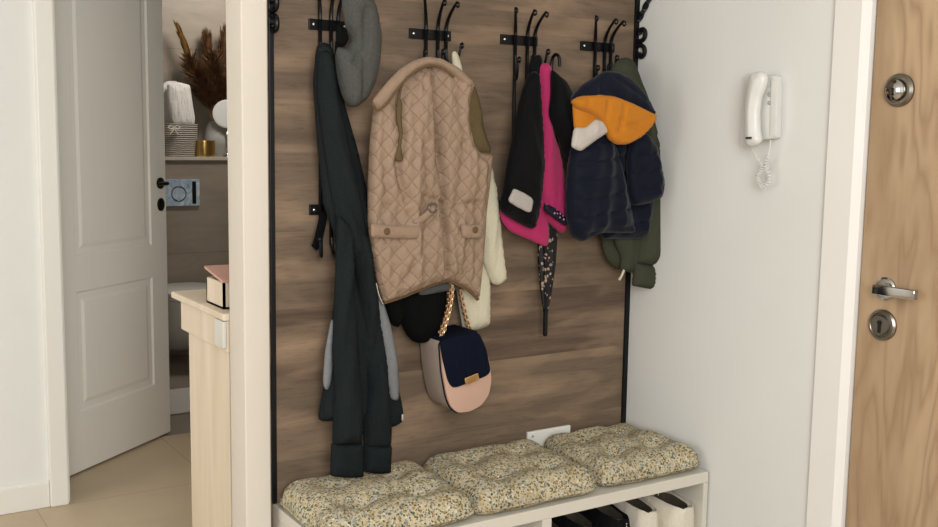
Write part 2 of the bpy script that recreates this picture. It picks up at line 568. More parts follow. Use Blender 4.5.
def smooth_poly(poly, step, rounds=2):
    P = [np.array(p, float) for p in poly]
    out = []
    n = len(P)
    for i in range(n):
        a, b = P[i], P[(i + 1) % n]
        k = max(1, int(round(np.linalg.norm(b - a) / step)))
        for j in range(k):
            out.append(a + (b - a) * j / k)
    A = np.array(out)
    for _ in range(rounds):
        A = 0.25 * np.roll(A, 1, 0) + 0.5 * A + 0.25 * np.roll(A, -1, 0)
    return A

def edge_dist(P, A):
    B = np.roll(A, -1, 0)
    d = np.full(len(P), 1e9)
    for a, b in zip(A, B):
        ab = b - a
        L = ab @ ab
        if L < 1e-12: continue
        t = np.clip(((P - a) @ ab) / L, 0, 1)
        q = P - (a + t[:, None] * ab)
        d = np.minimum(d, np.hypot(q[:, 0], q[:, 1]))
    return d

def line_dist(P, pts):
    d = np.full(len(P), 1e9)
    pts = [np.array(p, float) for p in pts]
    for a, b in zip(pts, pts[1:]):
        ab = b - a
        t = np.clip(((P - a) @ ab) / (ab @ ab), 0, 1)
        q = P - (a + t[:, None] * ab)
        d = np.minimum(d, np.hypot(q[:, 0], q[:, 1]))
    return d

def inside(P, A):
    x, y = P[:, 0], P[:, 1]
    r = np.zeros(len(P), bool)
    B = np.roll(A, -1, 0)
    for (x0, y0), (x1, y1) in zip(A, B):
        c = ((y0 > y) != (y1 > y))
        if y1 != y0:
            r ^= c & (x < (x1 - x0) * (y - y0) / (y1 - y0) + x0)
    return r

def pillow(name, poly, y, tf, tb, mat, parent, step=0.010, rad=0.03, fold=None, mid=None, rounds=2, to3=None, floor=0.003, flat=0.6, thin=0.75, edge=0.009):
    """a soft closed shape: outline in (x, z), middle plane at y, tf thick towards the room and tb towards the wall"""
    A = smooth_poly(poly, step, rounds)
    lo, hi = A.min(0), A.max(0)
    gx = np.arange(lo[0], hi[0], step)
    gz = np.arange(lo[1], hi[1], step * 0.87)
    G = np.array([(x + (step / 2 if j % 2 else 0), z) for j, z in enumerate(gz) for x in gx])
    if len(G):
        G = G[inside(G, A)]
    if len(G):
        G = G[edge_dist(G, A) > step * 0.55]
    P = np.vstack([A, G]) if len(G) else A
    n = len(A)
    r = delaunay_2d_cdt([Vector(p) for p in P], [(i, (i + 1) % n) for i in range(n)], [], 1, 1e-7)
    V = np.array([tuple(v) for v in r[0]])
    F = r[2]
    d = edge_dist(V, A)
    t = np.clip(d / rad, 0, 1)
    prof = np.sqrt(np.clip(1 - (1 - t) ** 2, 0, 1))
    fd = fold(V) if fold is not None else np.zeros(len(V))
    yc = np.full(len(V), float(y)) if mid is None else y + mid(V)
    t1 = np.clip(d / min(rad, edge), 0, 1)
    p1 = np.sqrt(np.clip(1 - (1 - t1) ** 2, 0, 1))
    t2 = np.clip(d / (rad * 1.8), 0, 1)
    p2 = t2 * t2 * (3 - 2 * t2)
    tf, tb = tf * thin, tb * thin
    prof = flat * p1 + (1 - flat) * p2
    front = yc - floor - tf * prof - fd * np.clip(d / 0.024, 0, 1)
    back = yc + floor + tb * prof
    if to3 is None:
        to3 = lambda u, v, w: (u, w, v)
    vf = [to3(V[i, 0], V[i, 1], front[i]) for i in range(len(V))]
    vb = [to3(V[i, 0], V[i, 1], back[i]) for i in range(len(V))]
    N = len(V)
    faces = [tuple(f) for f in F] + [tuple(N + i for i in f[::-1]) for f in F]
    cnt = {}
    for f in F:
        for a, b in zip(f, list(f[1:]) + [f[0]]):
            cnt[(a, b)] = cnt.get((a, b), 0) + 1
    for (a, b) in cnt:
        if (b, a) not in cnt:
            faces.append((b, a, N + a, N + b))
    me = bpy.data.meshes.new(name)
    me.from_pydata(vf + vb, [], faces)
    bm = bmesh.new()
    bm.from_mesh(me)
    bmesh.ops.recalc_face_normals(bm, faces=bm.faces[:])
    bm.to_mesh(me)
    bm.free()
    o = link(name, me, mat, parent)
    return o

def folds(amp, fx, fz, seed, slant=0.0, oct2=0.4):
    """soft hanging folds: waves that run down the cloth"""
    def f(V):
        out = np.empty(len(V))
        for i, (x, z) in enumerate(V):
            u = x + slant * z
            a = noise.noise(Vector((u * fx, z * fz, seed)))
            b = noise.noise(Vector((u * fx * 2.3, z * fz * 2.0, seed + 9)))
            out[i] = amp * (1 - 2 * abs(a)) + amp * oct2 * b
        return out
    return f

def addf(*fs):
    return lambda V: sum(f(V) for f in fs)

def groove(pts, depth, width):
    return lambda V: -depth * np.exp(-(line_dist(V, pts) / width) ** 2)

def quilt(s, amp, slant=0.0):
    def f(V):
        u = (V[:, 0] + V[:, 1] * 0.85) / s
        v = (V[:, 0] - V[:, 1] * 0.85) / s
        return amp * (np.abs(np.sin(PI * u)) ** 0.35 * np.abs(np.sin(PI * v)) ** 0.35)
    return f

def baffles(s, amp, slope=0.0, off=0.0):
    return lambda V: amp * (np.abs(np.sin(PI * (V[:, 1] + slope * V[:, 0] + off) / s)) ** 0.28 - 0.6)

# ================================================================ SETTING
XR, YP = 2.018, 2.277          # face of the right wall, face of the wood panel
CEIL = 2.55

struct(MB().box((-2.9, -2.0, -0.05), (3.2, 4.38, 0.0)).obj('floor', M['floor'], smooth=False))
struct(MB().box((0.2, 4.38, -0.05), (3.2, 6.4, 0.0)).obj('floor_bathroom', M['bath_floor'], smooth=False))
struct(MB().box((-2.9, -2.0, CEIL), (3.2, 6.6, CEIL + 0.05)).obj('ceiling', M['paint'], smooth=False))
# left wall with the doorway opening, a single piece
w = MB()
w.box((-2.9, 3.738, 0), (0.70, 3.90, CEIL))
w.box((0.70, 3.738, 2.08), (1.46, 3.90, CEIL))
w.box((1.46, 3.738, 0), (3.2, 3.90, CEIL))
struct(w.obj('wall_left', M['paint'], smooth=False))
struct(MB().box((-2.9, -2.0, 0), (-2.8, 1.2, CEIL)).box((-2.9, 3.2, 0), (-2.8, 3.738, CEIL)).obj('wall_far_left', M['paint'], smooth=False))
b = MB()
b.box((-2.8, 3.724, 0.0), (0.6675, 3.738, 0.088), 0.003)
b.box((-2.8, 3.730, 0.080), (0.6675, 3.738, 0.095), 0.003)
struct(b.obj('baseboard_left', M['trim'], smooth=False))
# the casing round the bathroom doorway
t = MB()
t.box((0.668, 3.715, 0), (0.730, 3.742, 2.15), 0.006)
t.box((1.42, 3.715, 0), (1.49, 3.742, 2.15), 0.006)
t.box((0.668, 3.715, 2.08), (1.49, 3.742, 2.15), 0.006)
t.box((0.7305, 3.738, 0), (0.738, 3.99, 2.09), 0.003)
t.box((1.435, 3.738, 0), (1.46, 3.99, 2.09), 0.003)
struct(t.obj('trim_1', M['trim'], smooth=False))
# wall carrying the panel, its rounded free end seen as a pillar
struct(MB().box((0.829, 2.235, 0), (0.891, 2.335, CEIL), 0.006, 3).box((0.885, 2.293, 0), (2.10, 2.335, CEIL)).obj('wall_center', M['paint_cream_dimmed']))
# right wall with the entrance doorway
w = MB()
w.box((XR, 1.595, 0), (XR + 0.15, 2.36, CEIL))
w.box((XR, 0.45, 2.10), (XR + 0.15, 1.595, CEIL))
w.box((XR, -2.0, 0), (XR + 0.15, 0.45, CEIL))
struct(w.obj('wall_right', M['paint_right_dimmed'], smooth=False))
t = MB()
t.prism([(1.598, XR + 0.02), (1.598, XR - 0.008), (1.594, XR - 0.012), (1.522, XR - 0.012), (1.503, XR - 0.002), (1.499, XR + 0.02)], lambda u, v, d: (v, u, d), 0, 2.14)
t.prism([(0.45, XR + 0.02), (0.45, XR - 0.012), (0.52, XR - 0.012), (0.545, XR - 0.002), (0.548, XR + 0.02)], lambda u, v, d: (v, u, d), 0, 2.14)
t.box((XR - 0.012, 0.45, 2.06), (XR + 0.02, 1.598, 2.14))
struct(t.obj('trim_2', M['steel_frame'], smooth=False))

# bathroom shell
w = MB()
w.box((0.2, 6.02, 0), (3.1, 6.25, 1.150))
w.box((0.2, 6.22, 1.15), (3.1, 6.4, CEIL))
struct(w.obj('wall_bathroom_back', M['bath_tile'], smooth=False))
struct(MB().box((0.2, 6.005, 1.148), (3.1, 6.22, 1.168), 0.002).obj('trim_3', M['ledge'], smooth=False))
struct(MB().box((3.1, 3.9, 0), (3.2, 6.4, CEIL)).obj('wall_bathroom_right', M['bath_tile'], smooth=False))
struct(MB().box((0.2, 3.9, 0), (0.3, 6.4, CEIL)).obj('wall_bathroom_left', M['paint'], smooth=False))

# ================================================================ DOORS
def panel_door():
    W, T, H = 0.690, 0.038, 2.03
    ang = math.atan2(4.414 - 4.011, 1.293 - 0.792)
    rot = Matrix.Rotation(ang, 3, 'Z')
    org = Vector((0.792 - 0.779 * 0.043, 4.011 - 0.627 * 0.043, 0.008))
    def tw(bm_):
        for v in bm_.b.verts:
            v.co = rot @ v.co + org
        return bm_
    root = MB()
    # stiles, rails and fields of a pressed panel leaf; y = 0 is the face seen from the hall
    root.box((0, 0.006, 0), (W, T, H))
    xs = (0.0, 0.111, W - 0.105, W)
    zs = (0.0, 0.230, 0.695, 0.828, 1.87, H)
    root.box((xs[0], 0, zs[0]), (xs[1], 0.008, H))
    root.box((xs[2], 0, zs[0]), (xs[3], 0.008, H))
    for a, c in ((0, 1), (2, 3), (4, 5)):
        root.box((xs[1], 0, zs[a]), (xs[2], 0.008, zs[c]))
    o = struct(tw(root).obj('door_1', M['door_white'], smooth=False))
    for z0, z1 in ((zs[1], zs[2]), (zs[3], zs[4])):
        p = MB()
        x0, x1 = xs[1], xs[2]
        def ring(i, y): return [(x0 + i, y, z0 + i), (x1 - i, y, z0 + i), (x1 - i, y, z1 - i), (x0 + i, y, z1 - i)]
        rs = [ring(0, 0.0), ring(0.012, 0.009), ring(0.02, 0.009), ring(0.045, 0.0015), ring(0.052, 0.0015)]
        vs = [[p.b.verts.new(Vector(c)) for c in r] for r in rs]
        for a, c in zip(vs, vs[1:]):
            for k in range(4):
                p.b.faces.new((a[k], a[(k + 1) % 4], c[(k + 1) % 4], c[k]))
        p.b.faces.new(vs[-1])
        bk = [p.b.verts.new(Vector((c[0], 0.012, c[2]))) for c in rs[0]]
        for k in range(4):
            p.b.faces.new((vs[0][k], vs[0][(k + 1) % 4], bk[(k + 1) % 4], bk[k]))
        p.b.faces.new(bk)
        tw(p).obj('raised_panel', M['door_white'], o, smooth=False)
    hx, hz = W - 0.040, 1.085
    h = MB()
    h.lathe([(0.0, 0.0), (0.024, 0.0), (0.024, 0.006), (0.016, 0.012), (0.0, 0.012)], (hx, 0, hz), (0, -1, 0), 20)
    h.tube([(hx, 0, hz), (hx, -0.034, hz), (hx - 0.012, -0.040, hz), (hx - 0.062, -0.038, hz)], [0.008, 0.008, 0.008, 0.007], 10, 4)
    tw(h).obj('door_handle', M['dark_bronze'], o)
    h = MB()
    h.lathe([(0.0, 0.0), (0.022, 0.0), (0.022, 0.006), (0.017, 0.009), (0.0, 0.009)], (hx, 0, hz - 0.09), (0, -1, 0), 20, 1.0, 1.25)
    tw(h).obj('keyhole_cover', M['dark_bronze'], o)
    h = MB()
    h.tube([(W - 0.002, 0.012, hz), (W + 0.012, 0.012, hz)], 0.006, 8)
    tw(h).obj('latch', M['dark_bronze'], o)
panel_door()

def entrance_door():
    o = struct(MB().box((XR + 0.004, 0.55, 0.008), (XR + 0.05, 1.4955, 2.055), 0.003).obj('door_2', M['oak'], smooth=False))
    f = XR + 0.004
    # upper round lock
    (cy, cz), = [(1.424,1.418)]
    k = MB().lathe([(0.0, 0.0), (0.036, 0.0), (0.036, 0.006), (0.031, 0.012), (0.027, 0.012), (0.026, 0.009), (0.0, 0.009)], (f, cy, cz), (-1, 0, 0), 40)
    k = k.obj('round_lock', M['brushed'], o)
    MB().lathe([(0.0, 0.008), (0.024, 0.008), (0.022, 0.020), (0.012, 0.025), (0.0, 0.025)], (f, cy, cz), (-1, 0, 0), 32).obj('lock_knob', M['chrome'], k)
    MB().box((f - 0.0265, cy - 0.0022, cz - 0.012), (f - 0.0245, cy + 0.0022, cz + 0.004)).obj('key_slot', M['black'], k)
    # lever
    (cy, cz), = [(1.427,0.981)]
    l = MB().lathe([(0.0, 0.0), (0.026, 0.0), (0.026, 0.005), (0.022, 0.008), (0.0, 0.008)], (f, cy, cz), (-1, 0, 0), 36)
    l = l.obj('door_handle', M['chrome'], o)
    g = MB().tube([(f - 0.008, cy, cz), (f - 0.025, cy, cz)], 0.011, 16)
    g.box((f - 0.036, cy - 0.094, cz - 0.011), (f - 0.021, cy + 0.011, cz + 0.011), 0.003, 3)
    g.obj('lever', M['chrome'], l)
    # lower cylinder lock
    (cy, cz), = [(1.429,0.899)]
    k = MB().lathe([(0.0, 0.0), (0.035, 0.0), (0.035, 0.005), (0.031, 0.009), (0.028, 0.009), (0.026, 0.007), (0.0, 0.007)], (f, cy, cz), (-1, 0, 0), 40)
    k = k.obj('cylinder_lock', M['brushed'], o)
    MB().lathe([(0.0, 0.006), (0.024, 0.006), (0.021, 0.013), (0.0, 0.013)], (f, cy, cz), (-1, 0, 0), 28).obj('lock_face', M['brushed'], k)
    MB().tube([(f - 0.0125, cy, cz + 0.006), (f - 0.0155, cy, cz + 0.006)], 0.0055, 12).box((f - 0.0150, cy - 0.0035, cz - 0.017), (f - 0.0125, cy + 0.0035, cz + 0.004)).obj('key_slot', M['black'], k)
entrance_door()

# ================================================================ PANEL AND IRONWORK
p = MB().box((0.903, YP, 0.0), (XR, YP + 0.015, 2.25)).obj('wood_panel', M['panel'], smooth=False)
tag(p, 'brown grained wood board covering the wall behind the coats', 'wall panel')

def bracket(x0, x1, side, label):
    r = thing('iron_shelf_bracket', ((x0 + x1) / 2, YP, 0.42), label, 'bracket', 'iron shelf brackets at the panel edges')
    xc = (x0 + x1) / 2
    MB().box((x0, YP - 0.007, 0.422), (x1, YP, 2.2), 0.0015).obj('upright_strip', M['iron'], r, smooth=False)
    zb = 1.638
    # twisted brace rising to the shelf
    pts = []
    b = MB()
    n = 60
    p0, p1 = Vector((xc, YP - 0.010, zb)), Vector((xc, YP - 0.30, 2.03))
    for i in range(n):
        tt = i / (n - 1)
        pts.append(p0.lerp(p1, tt))
    d = (p1 - p0).normalized()
    s = Vector((1, 0, 0)); q = d.cross(s)
    rings = []
    for i, c in enumerate(pts):
        a0 = i * 0.42
        rings.append([b.b.verts.new(c + (s * math.cos(a0 + k * PI / 2) + q * math.sin(a0 + k * PI / 2)) * 0.0085) for k in range(4)])
    for a, c in zip(rings, rings[1:]):
        for k in range(4):
            b.b.faces.new((a[k], a[(k + 1) % 4], c[(k + 1) % 4], c[k]))
    b.b.faces.new(rings[0]); b.b.faces.new(rings[-1])
    b.obj('twisted_brace', M['iron'], r, smooth=False)
    MB().box((x0, YP - 0.33, 2.19), (x1, YP - 0.004, 2.2)).obj('shelf_arm', M['iron'], r, smooth=False)
    for zc, up in ((1.600, 1), (1.548, -1)):
        c = MB()
        path = []
        for i in range(22):
            a = -PI / 2 * 1.1 + i / 21 * PI * 1.62
            rr = 0.020 - 0.012 * (i / 21)
            path.append((xc, YP - 0.024 - rr * math.cos(a) * 0.95, zc + up * rr * math.sin(a) * 1.0))
        path = [(xc, YP - 0.006, zc - up * 0.021)] + path
        c.tube(path, [0.0065] * 22 + [0.0085], 8, 0, 1.0)
        c.obj('scroll', M['iron'], r)
    MB().ball((xc, YP - 0.008, 1.577), 0.0042, 1, 0.6, 1).obj('screw', M['screw'], r)
    return r
(xa, _), (xb, _) = [(0.908,1.380),(0.920,1.381)]
bracket(xa, xb, -1, 'black iron shelf bracket strip beside the cream pillar, at the left edge of the panel')
(xa, _), (xb, _) = [(2.003,1.528),(2.021,1.528)]
bracket(xa, xb, 1, 'black iron shelf bracket in the corner by the white wall, with a twisted brace')

sh_ = MB().box((0.915, YP - 0.33, 2.2005), (2.012, YP - 0.002, 2.222), 0.002).obj('wall_shelf', M['panel'], smooth=False)
tag(sh_, 'brown wooden shelf resting on the two iron brackets above the coats', 'shelf')

def curl_hook(b, root, mid, tip, r0=0.0042, r1=0.0032, curl=0.009):
    """a rod that bows out of the wall and ends in a little eye"""
    root, mid, tip = Vector(root), Vector(mid), Vector(tip)
    d = (tip - mid).normalized()
    hor = Vector((d.x, d.y, 0)); hor = hor.normalized() if hor.length > 1e-4 else Vector((0, -1, 0))
    pts = [root, mid, tip]
    c = tip + hor * curl * 0.6 - Vector((0, 0, curl * 0.9))
    for i in range(1, 7):
        a = PI * 0.6 - i * PI / 3.6
        pts.append(c + hor * math.cos(a) * curl + Vector((0, 0, 1)) * math.sin(a) * curl)
    b.tube(pts, [r0, r0, r1] + [r1] * 6, 8, 5)
    b.ball(tuple(pts[-1]), r1 * 1.5)
    return b

def coat_rack(plate, rods, tips, lows, label, lowend=1.10):
    (x0, zt), (x1, _), (_, zb) = plate
    zc = (zt + zb) / 2
    r = thing('coat_hook_rack', ((x0 + x1) / 2, YP, zc), label, 'coat rack', 'iron coat hook racks on the panel')
    for zz in (zc, 1.126):
        pl = MB().box((x0, YP - 0.006, zz - 0.0125), (x1, YP, zz + 0.0125), 0.0015).obj('mounting_plate', M['iron'], r, smooth=False)
        for sx in (x0 + 0.011, x1 - 0.011):
            MB().ball((sx, YP - 0.007, zz), 0.0038, 1, 0.6, 1).obj('screw', M['screw'], pl)
    for i, (x, (tx, tz), (lx, lz)) in enumerate(zip(rods, tips, lows)):
        yb = YP - 0.012
        MB().tube([(x, yb, zc + 0.02), (x, yb, lowend)], 0.0048, 8).obj('rod', M['iron'], r)
        b = MB()
        ty = YP - 0.085
        pts = []
        for q in range(15):
            t = q / 14
            pts.append((x + (tx - x) * t ** 1.8, yb + (ty - yb) * t ** 1.8, zc + 0.012 + (tz - zc - 0.012) * t ** 0.92))
        b.tube(pts, [0.0050 - 0.0016 * q / 14 for q in range(15)], 8)
        b.torus((tx, ty - 0.004, tz - 0.007), 0.0058, 0.0024, (1, 0, 0))
        b.obj('upper_hook', M['iron'], r)
        b = MB()
        ly = YP - 0.06
        b.tube([(x, yb, zc - 0.03), (x, yb - 0.006, lz - 0.035), (x + (lx - x) * 0.45, yb + (ly - yb) * 0.5, lz - 0.045), (x + (lx - x) * 0.85, ly + 0.006, lz - 0.025), (lx, ly, lz)], [0.0042, 0.0042, 0.004, 0.0036, 0.003], 8, 6)
        b.torus((lx, ly - 0.005, lz), 0.006, 0.0026, (1, 0, 0))
        b.obj('lower_hook', M['iron'], r)
        b = MB()
        b.tube([(x, yb, lowend + 0.03), (x, yb - 0.004, lowend), (x + (lx - x) * 0.3, yb - 0.022, lowend - 0.022), (x + (lx - x) * 0.8, yb - 0.048, lowend - 0.012), (lx, yb - 0.056, lowend + 0.02)], [0.0042, 0.0042, 0.004, 0.0036, 0.003], 8, 6)
        b.ball((lx, yb - 0.056, lowend + 0.022), 0.005)
        b.obj('bottom_hook', M['iron'], r)
    return r
coat_rack([(1.007,1.572),(1.109,1.575),(1.007,1.544)], [x for x, z in [(1.032,1.561),(1.060,1.563),(1.078,1.564)]], [(0.991,1.668),(1.043,1.669),(1.078,1.663)], [(1.005,1.495),(1.050,1.509),(1.085,1.513)], 'black iron hook rack behind the grey hat and dark jacket', 1.04)
coat_rack([(1.274,1.567),(1.394,1.570),(1.274,1.542)], [x for x, z in [(1.317,1.557),(1.351,1.559),(1.375,1.561)]], [(1.268,1.644),(1.324,1.630),(1.361,1.628)], [(1.284,1.506),(1.335,1.509),(1.389,1.527)], 'black iron hook rack above the beige quilted vest')
coat_rack([(1.546,1.571),(1.664,1.573),(1.547,1.544)], [x for x, z in [(1.587,1.557),(1.626,1.559),(1.650,1.561)]], [(1.534,1.628),(1.593,1.627),(1.630,1.625)], [(1.563,1.502),(1.607,1.509),(1.655,1.527)], 'black iron hook rack above the pink and black jacket')
coat_rack([(1.811,1.569),(1.931,1.571),(1.812,1.544)], [x for x, z in [(1.856,1.557),(1.890,1.559),(1.912,1.561)]], [(1.795,1.627),(1.863,1.624),(1.891,1.621)], [(1.824,1.494),(1.863,1.501),(1.890,1.524)], 'black iron hook rack above the navy hooded jacket')

# ================================================================ BENCH, CUSHIONS
BX0, BX1, BY0, BZ = 0.911, 2.012, 1.926, 0.420
def bench():
    r = thing('storage_bench', ((BX0 + BX1) / 2, (BY0 + YP) / 2, 0), 'cream white open shoe bench carrying three flowered cushions', 'bench')
    MB().box((BX0, BY0, BZ - 0.030), (BX1, YP - 0.001, BZ), 0.0015).obj('top_board', M['bench'], r, smooth=False)
    for x0, x1, nm in ((BX0, BX0 + 0.02, 'side_panel'), (BX1 - 0.016, BX1, 'side_panel'), (1.458, 1.486, 'divider')):
        MB().box((x0, BY0 + (0.0 if nm == 'side_panel' else 0.001), 0.0), (x1, YP - 0.002, BZ - 0.0305), 0.001).obj(nm, M['bench'], r, smooth=False)
    MB().box((BX0 + 0.021, YP - 0.008, 0.05), (BX1 - 0.017, YP - 0.003, BZ - 0.031)).obj('back_board', M['bench'], r, smooth=False)
    for x0, x1 in ((BX0 + 0.0205, 1.4575), (1.4865, BX1 - 0.0165)):
        for z in (0.05, 0.232):
            MB().box((x0, BY0 + 0.004, z - 0.016), (x1, YP - 0.009, z), 0.001).obj('shelf', M['bench'], r, smooth=False)
bench()

def cushion(c, label, seed, rot=0.0):
    """c: four corners (x, y) anticlockwise from the back left"""
    c = [Vector(p) for p in c]
    A = []
    # rounded square in unit space, mapped bilinearly
    N = 96
    for i in range(N):
        a = 2 * PI * i / N
        cs, sn = math.cos(a), math.sin(a)
        e = 0.26
        u = math.copysign(abs(cs) ** e, cs); v = math.copysign(abs(sn) ** e, sn)
        # edges bow out slightly
        A.append((u * 0.5 + 0.5, v * 0.5 + 0.5))
    def bil(u, v):
        return c[0] * (1 - u) * v + c[3] * u * v + c[1] * (1 - u) * (1 - v) + c[2] * u * (1 - v)
    nu = 64
    tufts = [(0.3, 0.3), (0.7, 0.3), (0.3, 0.7), (0.7, 0.7)]
    Ap = np.array(A)
    bmv, top = [], []
    def height(u, v, d):
        t = min(1, d / 0.17)
        h = 0.053 * math.sqrt(max(0, 1 - (1 - t) ** 2))
        for tu, tv in tufts:
            rr = math.hypot(u - tu, v - tv)
            h -= 0.011 * math.exp(-(rr / 0.06) ** 2) + 0.013 * math.exp(-(rr / 0.15) ** 2)
        for (a0, b0, hor) in ((0.3, 0.3, 1), (0.7, 0.7, 1), (0.3, 0.3, 0), (0.7, 0.7, 0)):
            q = (v - a0) if hor else (u - a0)
            h -= 0.003 * math.exp(-(q / 0.06) ** 2)
        h += 0.006 * noise.noise(Vector((u * 3, v * 3, seed))) * t + 0.003 * noise.noise(Vector((u * 8, v * 8, seed + 5))) * t
        return h
    g = []
    st = 1 / nu
    for j in range(nu + 1):
        for i in range(nu + 1):
            g.append((i * st, j * st))
    G = np.array(g)
    G = G[inside(G, Ap)]
    G = G[edge_dist(G, Ap) > st * 0.5]
    P = np.vstack([Ap, G])
    r_ = delaunay_2d_cdt([Vector(p) for p in P], [(i, (i + 1) % N) for i in range(N)], [], 1, 1e-7)
    V = np.array([tuple(v) for v in r_[0]])
    d = edge_dist(V, Ap)
    z0 = BZ + 0.020
    vt, vb = [], []
    for (u, v), dd in zip(V, d):
        p = bil(u, v)
        wob = 0.004 * noise.noise(Vector((u * 4, v * 4, seed + 2)))
        vt.append((p.x, p.y, z0 + wob + height(u, v, dd)))
        vb.append((p.x, p.y, max(BZ + 0.0008, z0 + wob - 0.019 * math.sqrt(max(0, 1 - (1 - min(1, dd / 0.10)) ** 2)) - (0.0 if dd > 1e-6 else 0))))
    n = len(V)
    F = r_[2]
    faces = [tuple(f) for f in F] + [tuple(n + k for k in f[::-1]) for f in F]
    cnt = set()
    for f in F:
        for a, b2 in zip(f, list(f[1:]) + [f[0]]):
            cnt.add((a, b2))
    for a, b2 in cnt:
        if (b2, a) not in cnt:
            faces.append((b2, a, n + a, n + b2))
    me = bpy.data.meshes.new('seat_cushion')
    me.from_pydata(vt + vb, [], faces)
    bm = bmesh.new(); bm.from_mesh(me)
    bmesh.ops.remove_doubles(bm, verts=bm.verts[:], dist=0.0004)
    bmesh.ops.recalc_face_normals(bm, faces=bm.faces[:])
    bm.to_mesh(me); bm.free()
    o = link('seat_cushion', me, M['floral'])
    cc = (c[0] + c[1] + c[2] + c[3]) / 4
    org = Vector((cc.x, cc.y, BZ))
    me.transform(Matrix.Translation(-org))
    o.location = org
    tag(o, label, 'cushion', 'flowered seat cushions on the bench')
    for tu, tv in tufts:
        p = bil(tu, tv)
        zz = z0 + height(tu, tv, 0.3) + 0.001
        MB().ball((p.x, p.y, zz), 0.005, 1, 1, 0.4).obj('tuft_button', M['floral'], o)
    # piped seam round the edge
    sm = MB()
    pts = []
    for u, v in A:
        p = bil(u, v)
        wob = 0.004 * noise.noise(Vector((u * 4, v * 4, seed + 2)))
        pts.append((p.x, p.y, z0 + wob))
    pts.append(pts[0])
    sm.tube(pts, 0.0035, 6, 0, 1.0, False)
    sm.obj('piping', M['floral'], o)
    return o
cushion([(0.912, 2.268), (0.897, 1.935), (1.280, 1.925), (1.300, 2.268)], 'flowered seat cushion under the hanging dark sleeves, leftmost on the bench', 1.0)
cushion([(1.298, 2.270), (1.273, 1.930), (1.648, 1.928), (1.672, 2.270)], 'flowered seat cushion below the pink handbag, in the middle of the bench', 4.0)
cushion([(1.690, 2.270), (1.655, 1.940), (2.012, 1.932), (2.014, 2.268)], 'flowered seat cushion in the corner against the white wall, nearest the shoes', 8.0)

# outlet box
r = thing('outlet_strip', (1.735, YP, 0.46), 'white plastic outlet box low on the panel behind the right cushions', 'outlet')
MB().box((1.658, YP - 0.010, 0.440), (1.808, YP - 0.0005, 0.4925), 0.003).obj('housing', M['plastic'], r, smooth=False)
MB().lathe([(0, 0), (0.0035, 0), (0.0035, 0.002), (0, 0.002)], (1.674, YP - 0.010, 0.479), (0, -1, 0), 12).obj('screw', M['button'], r)

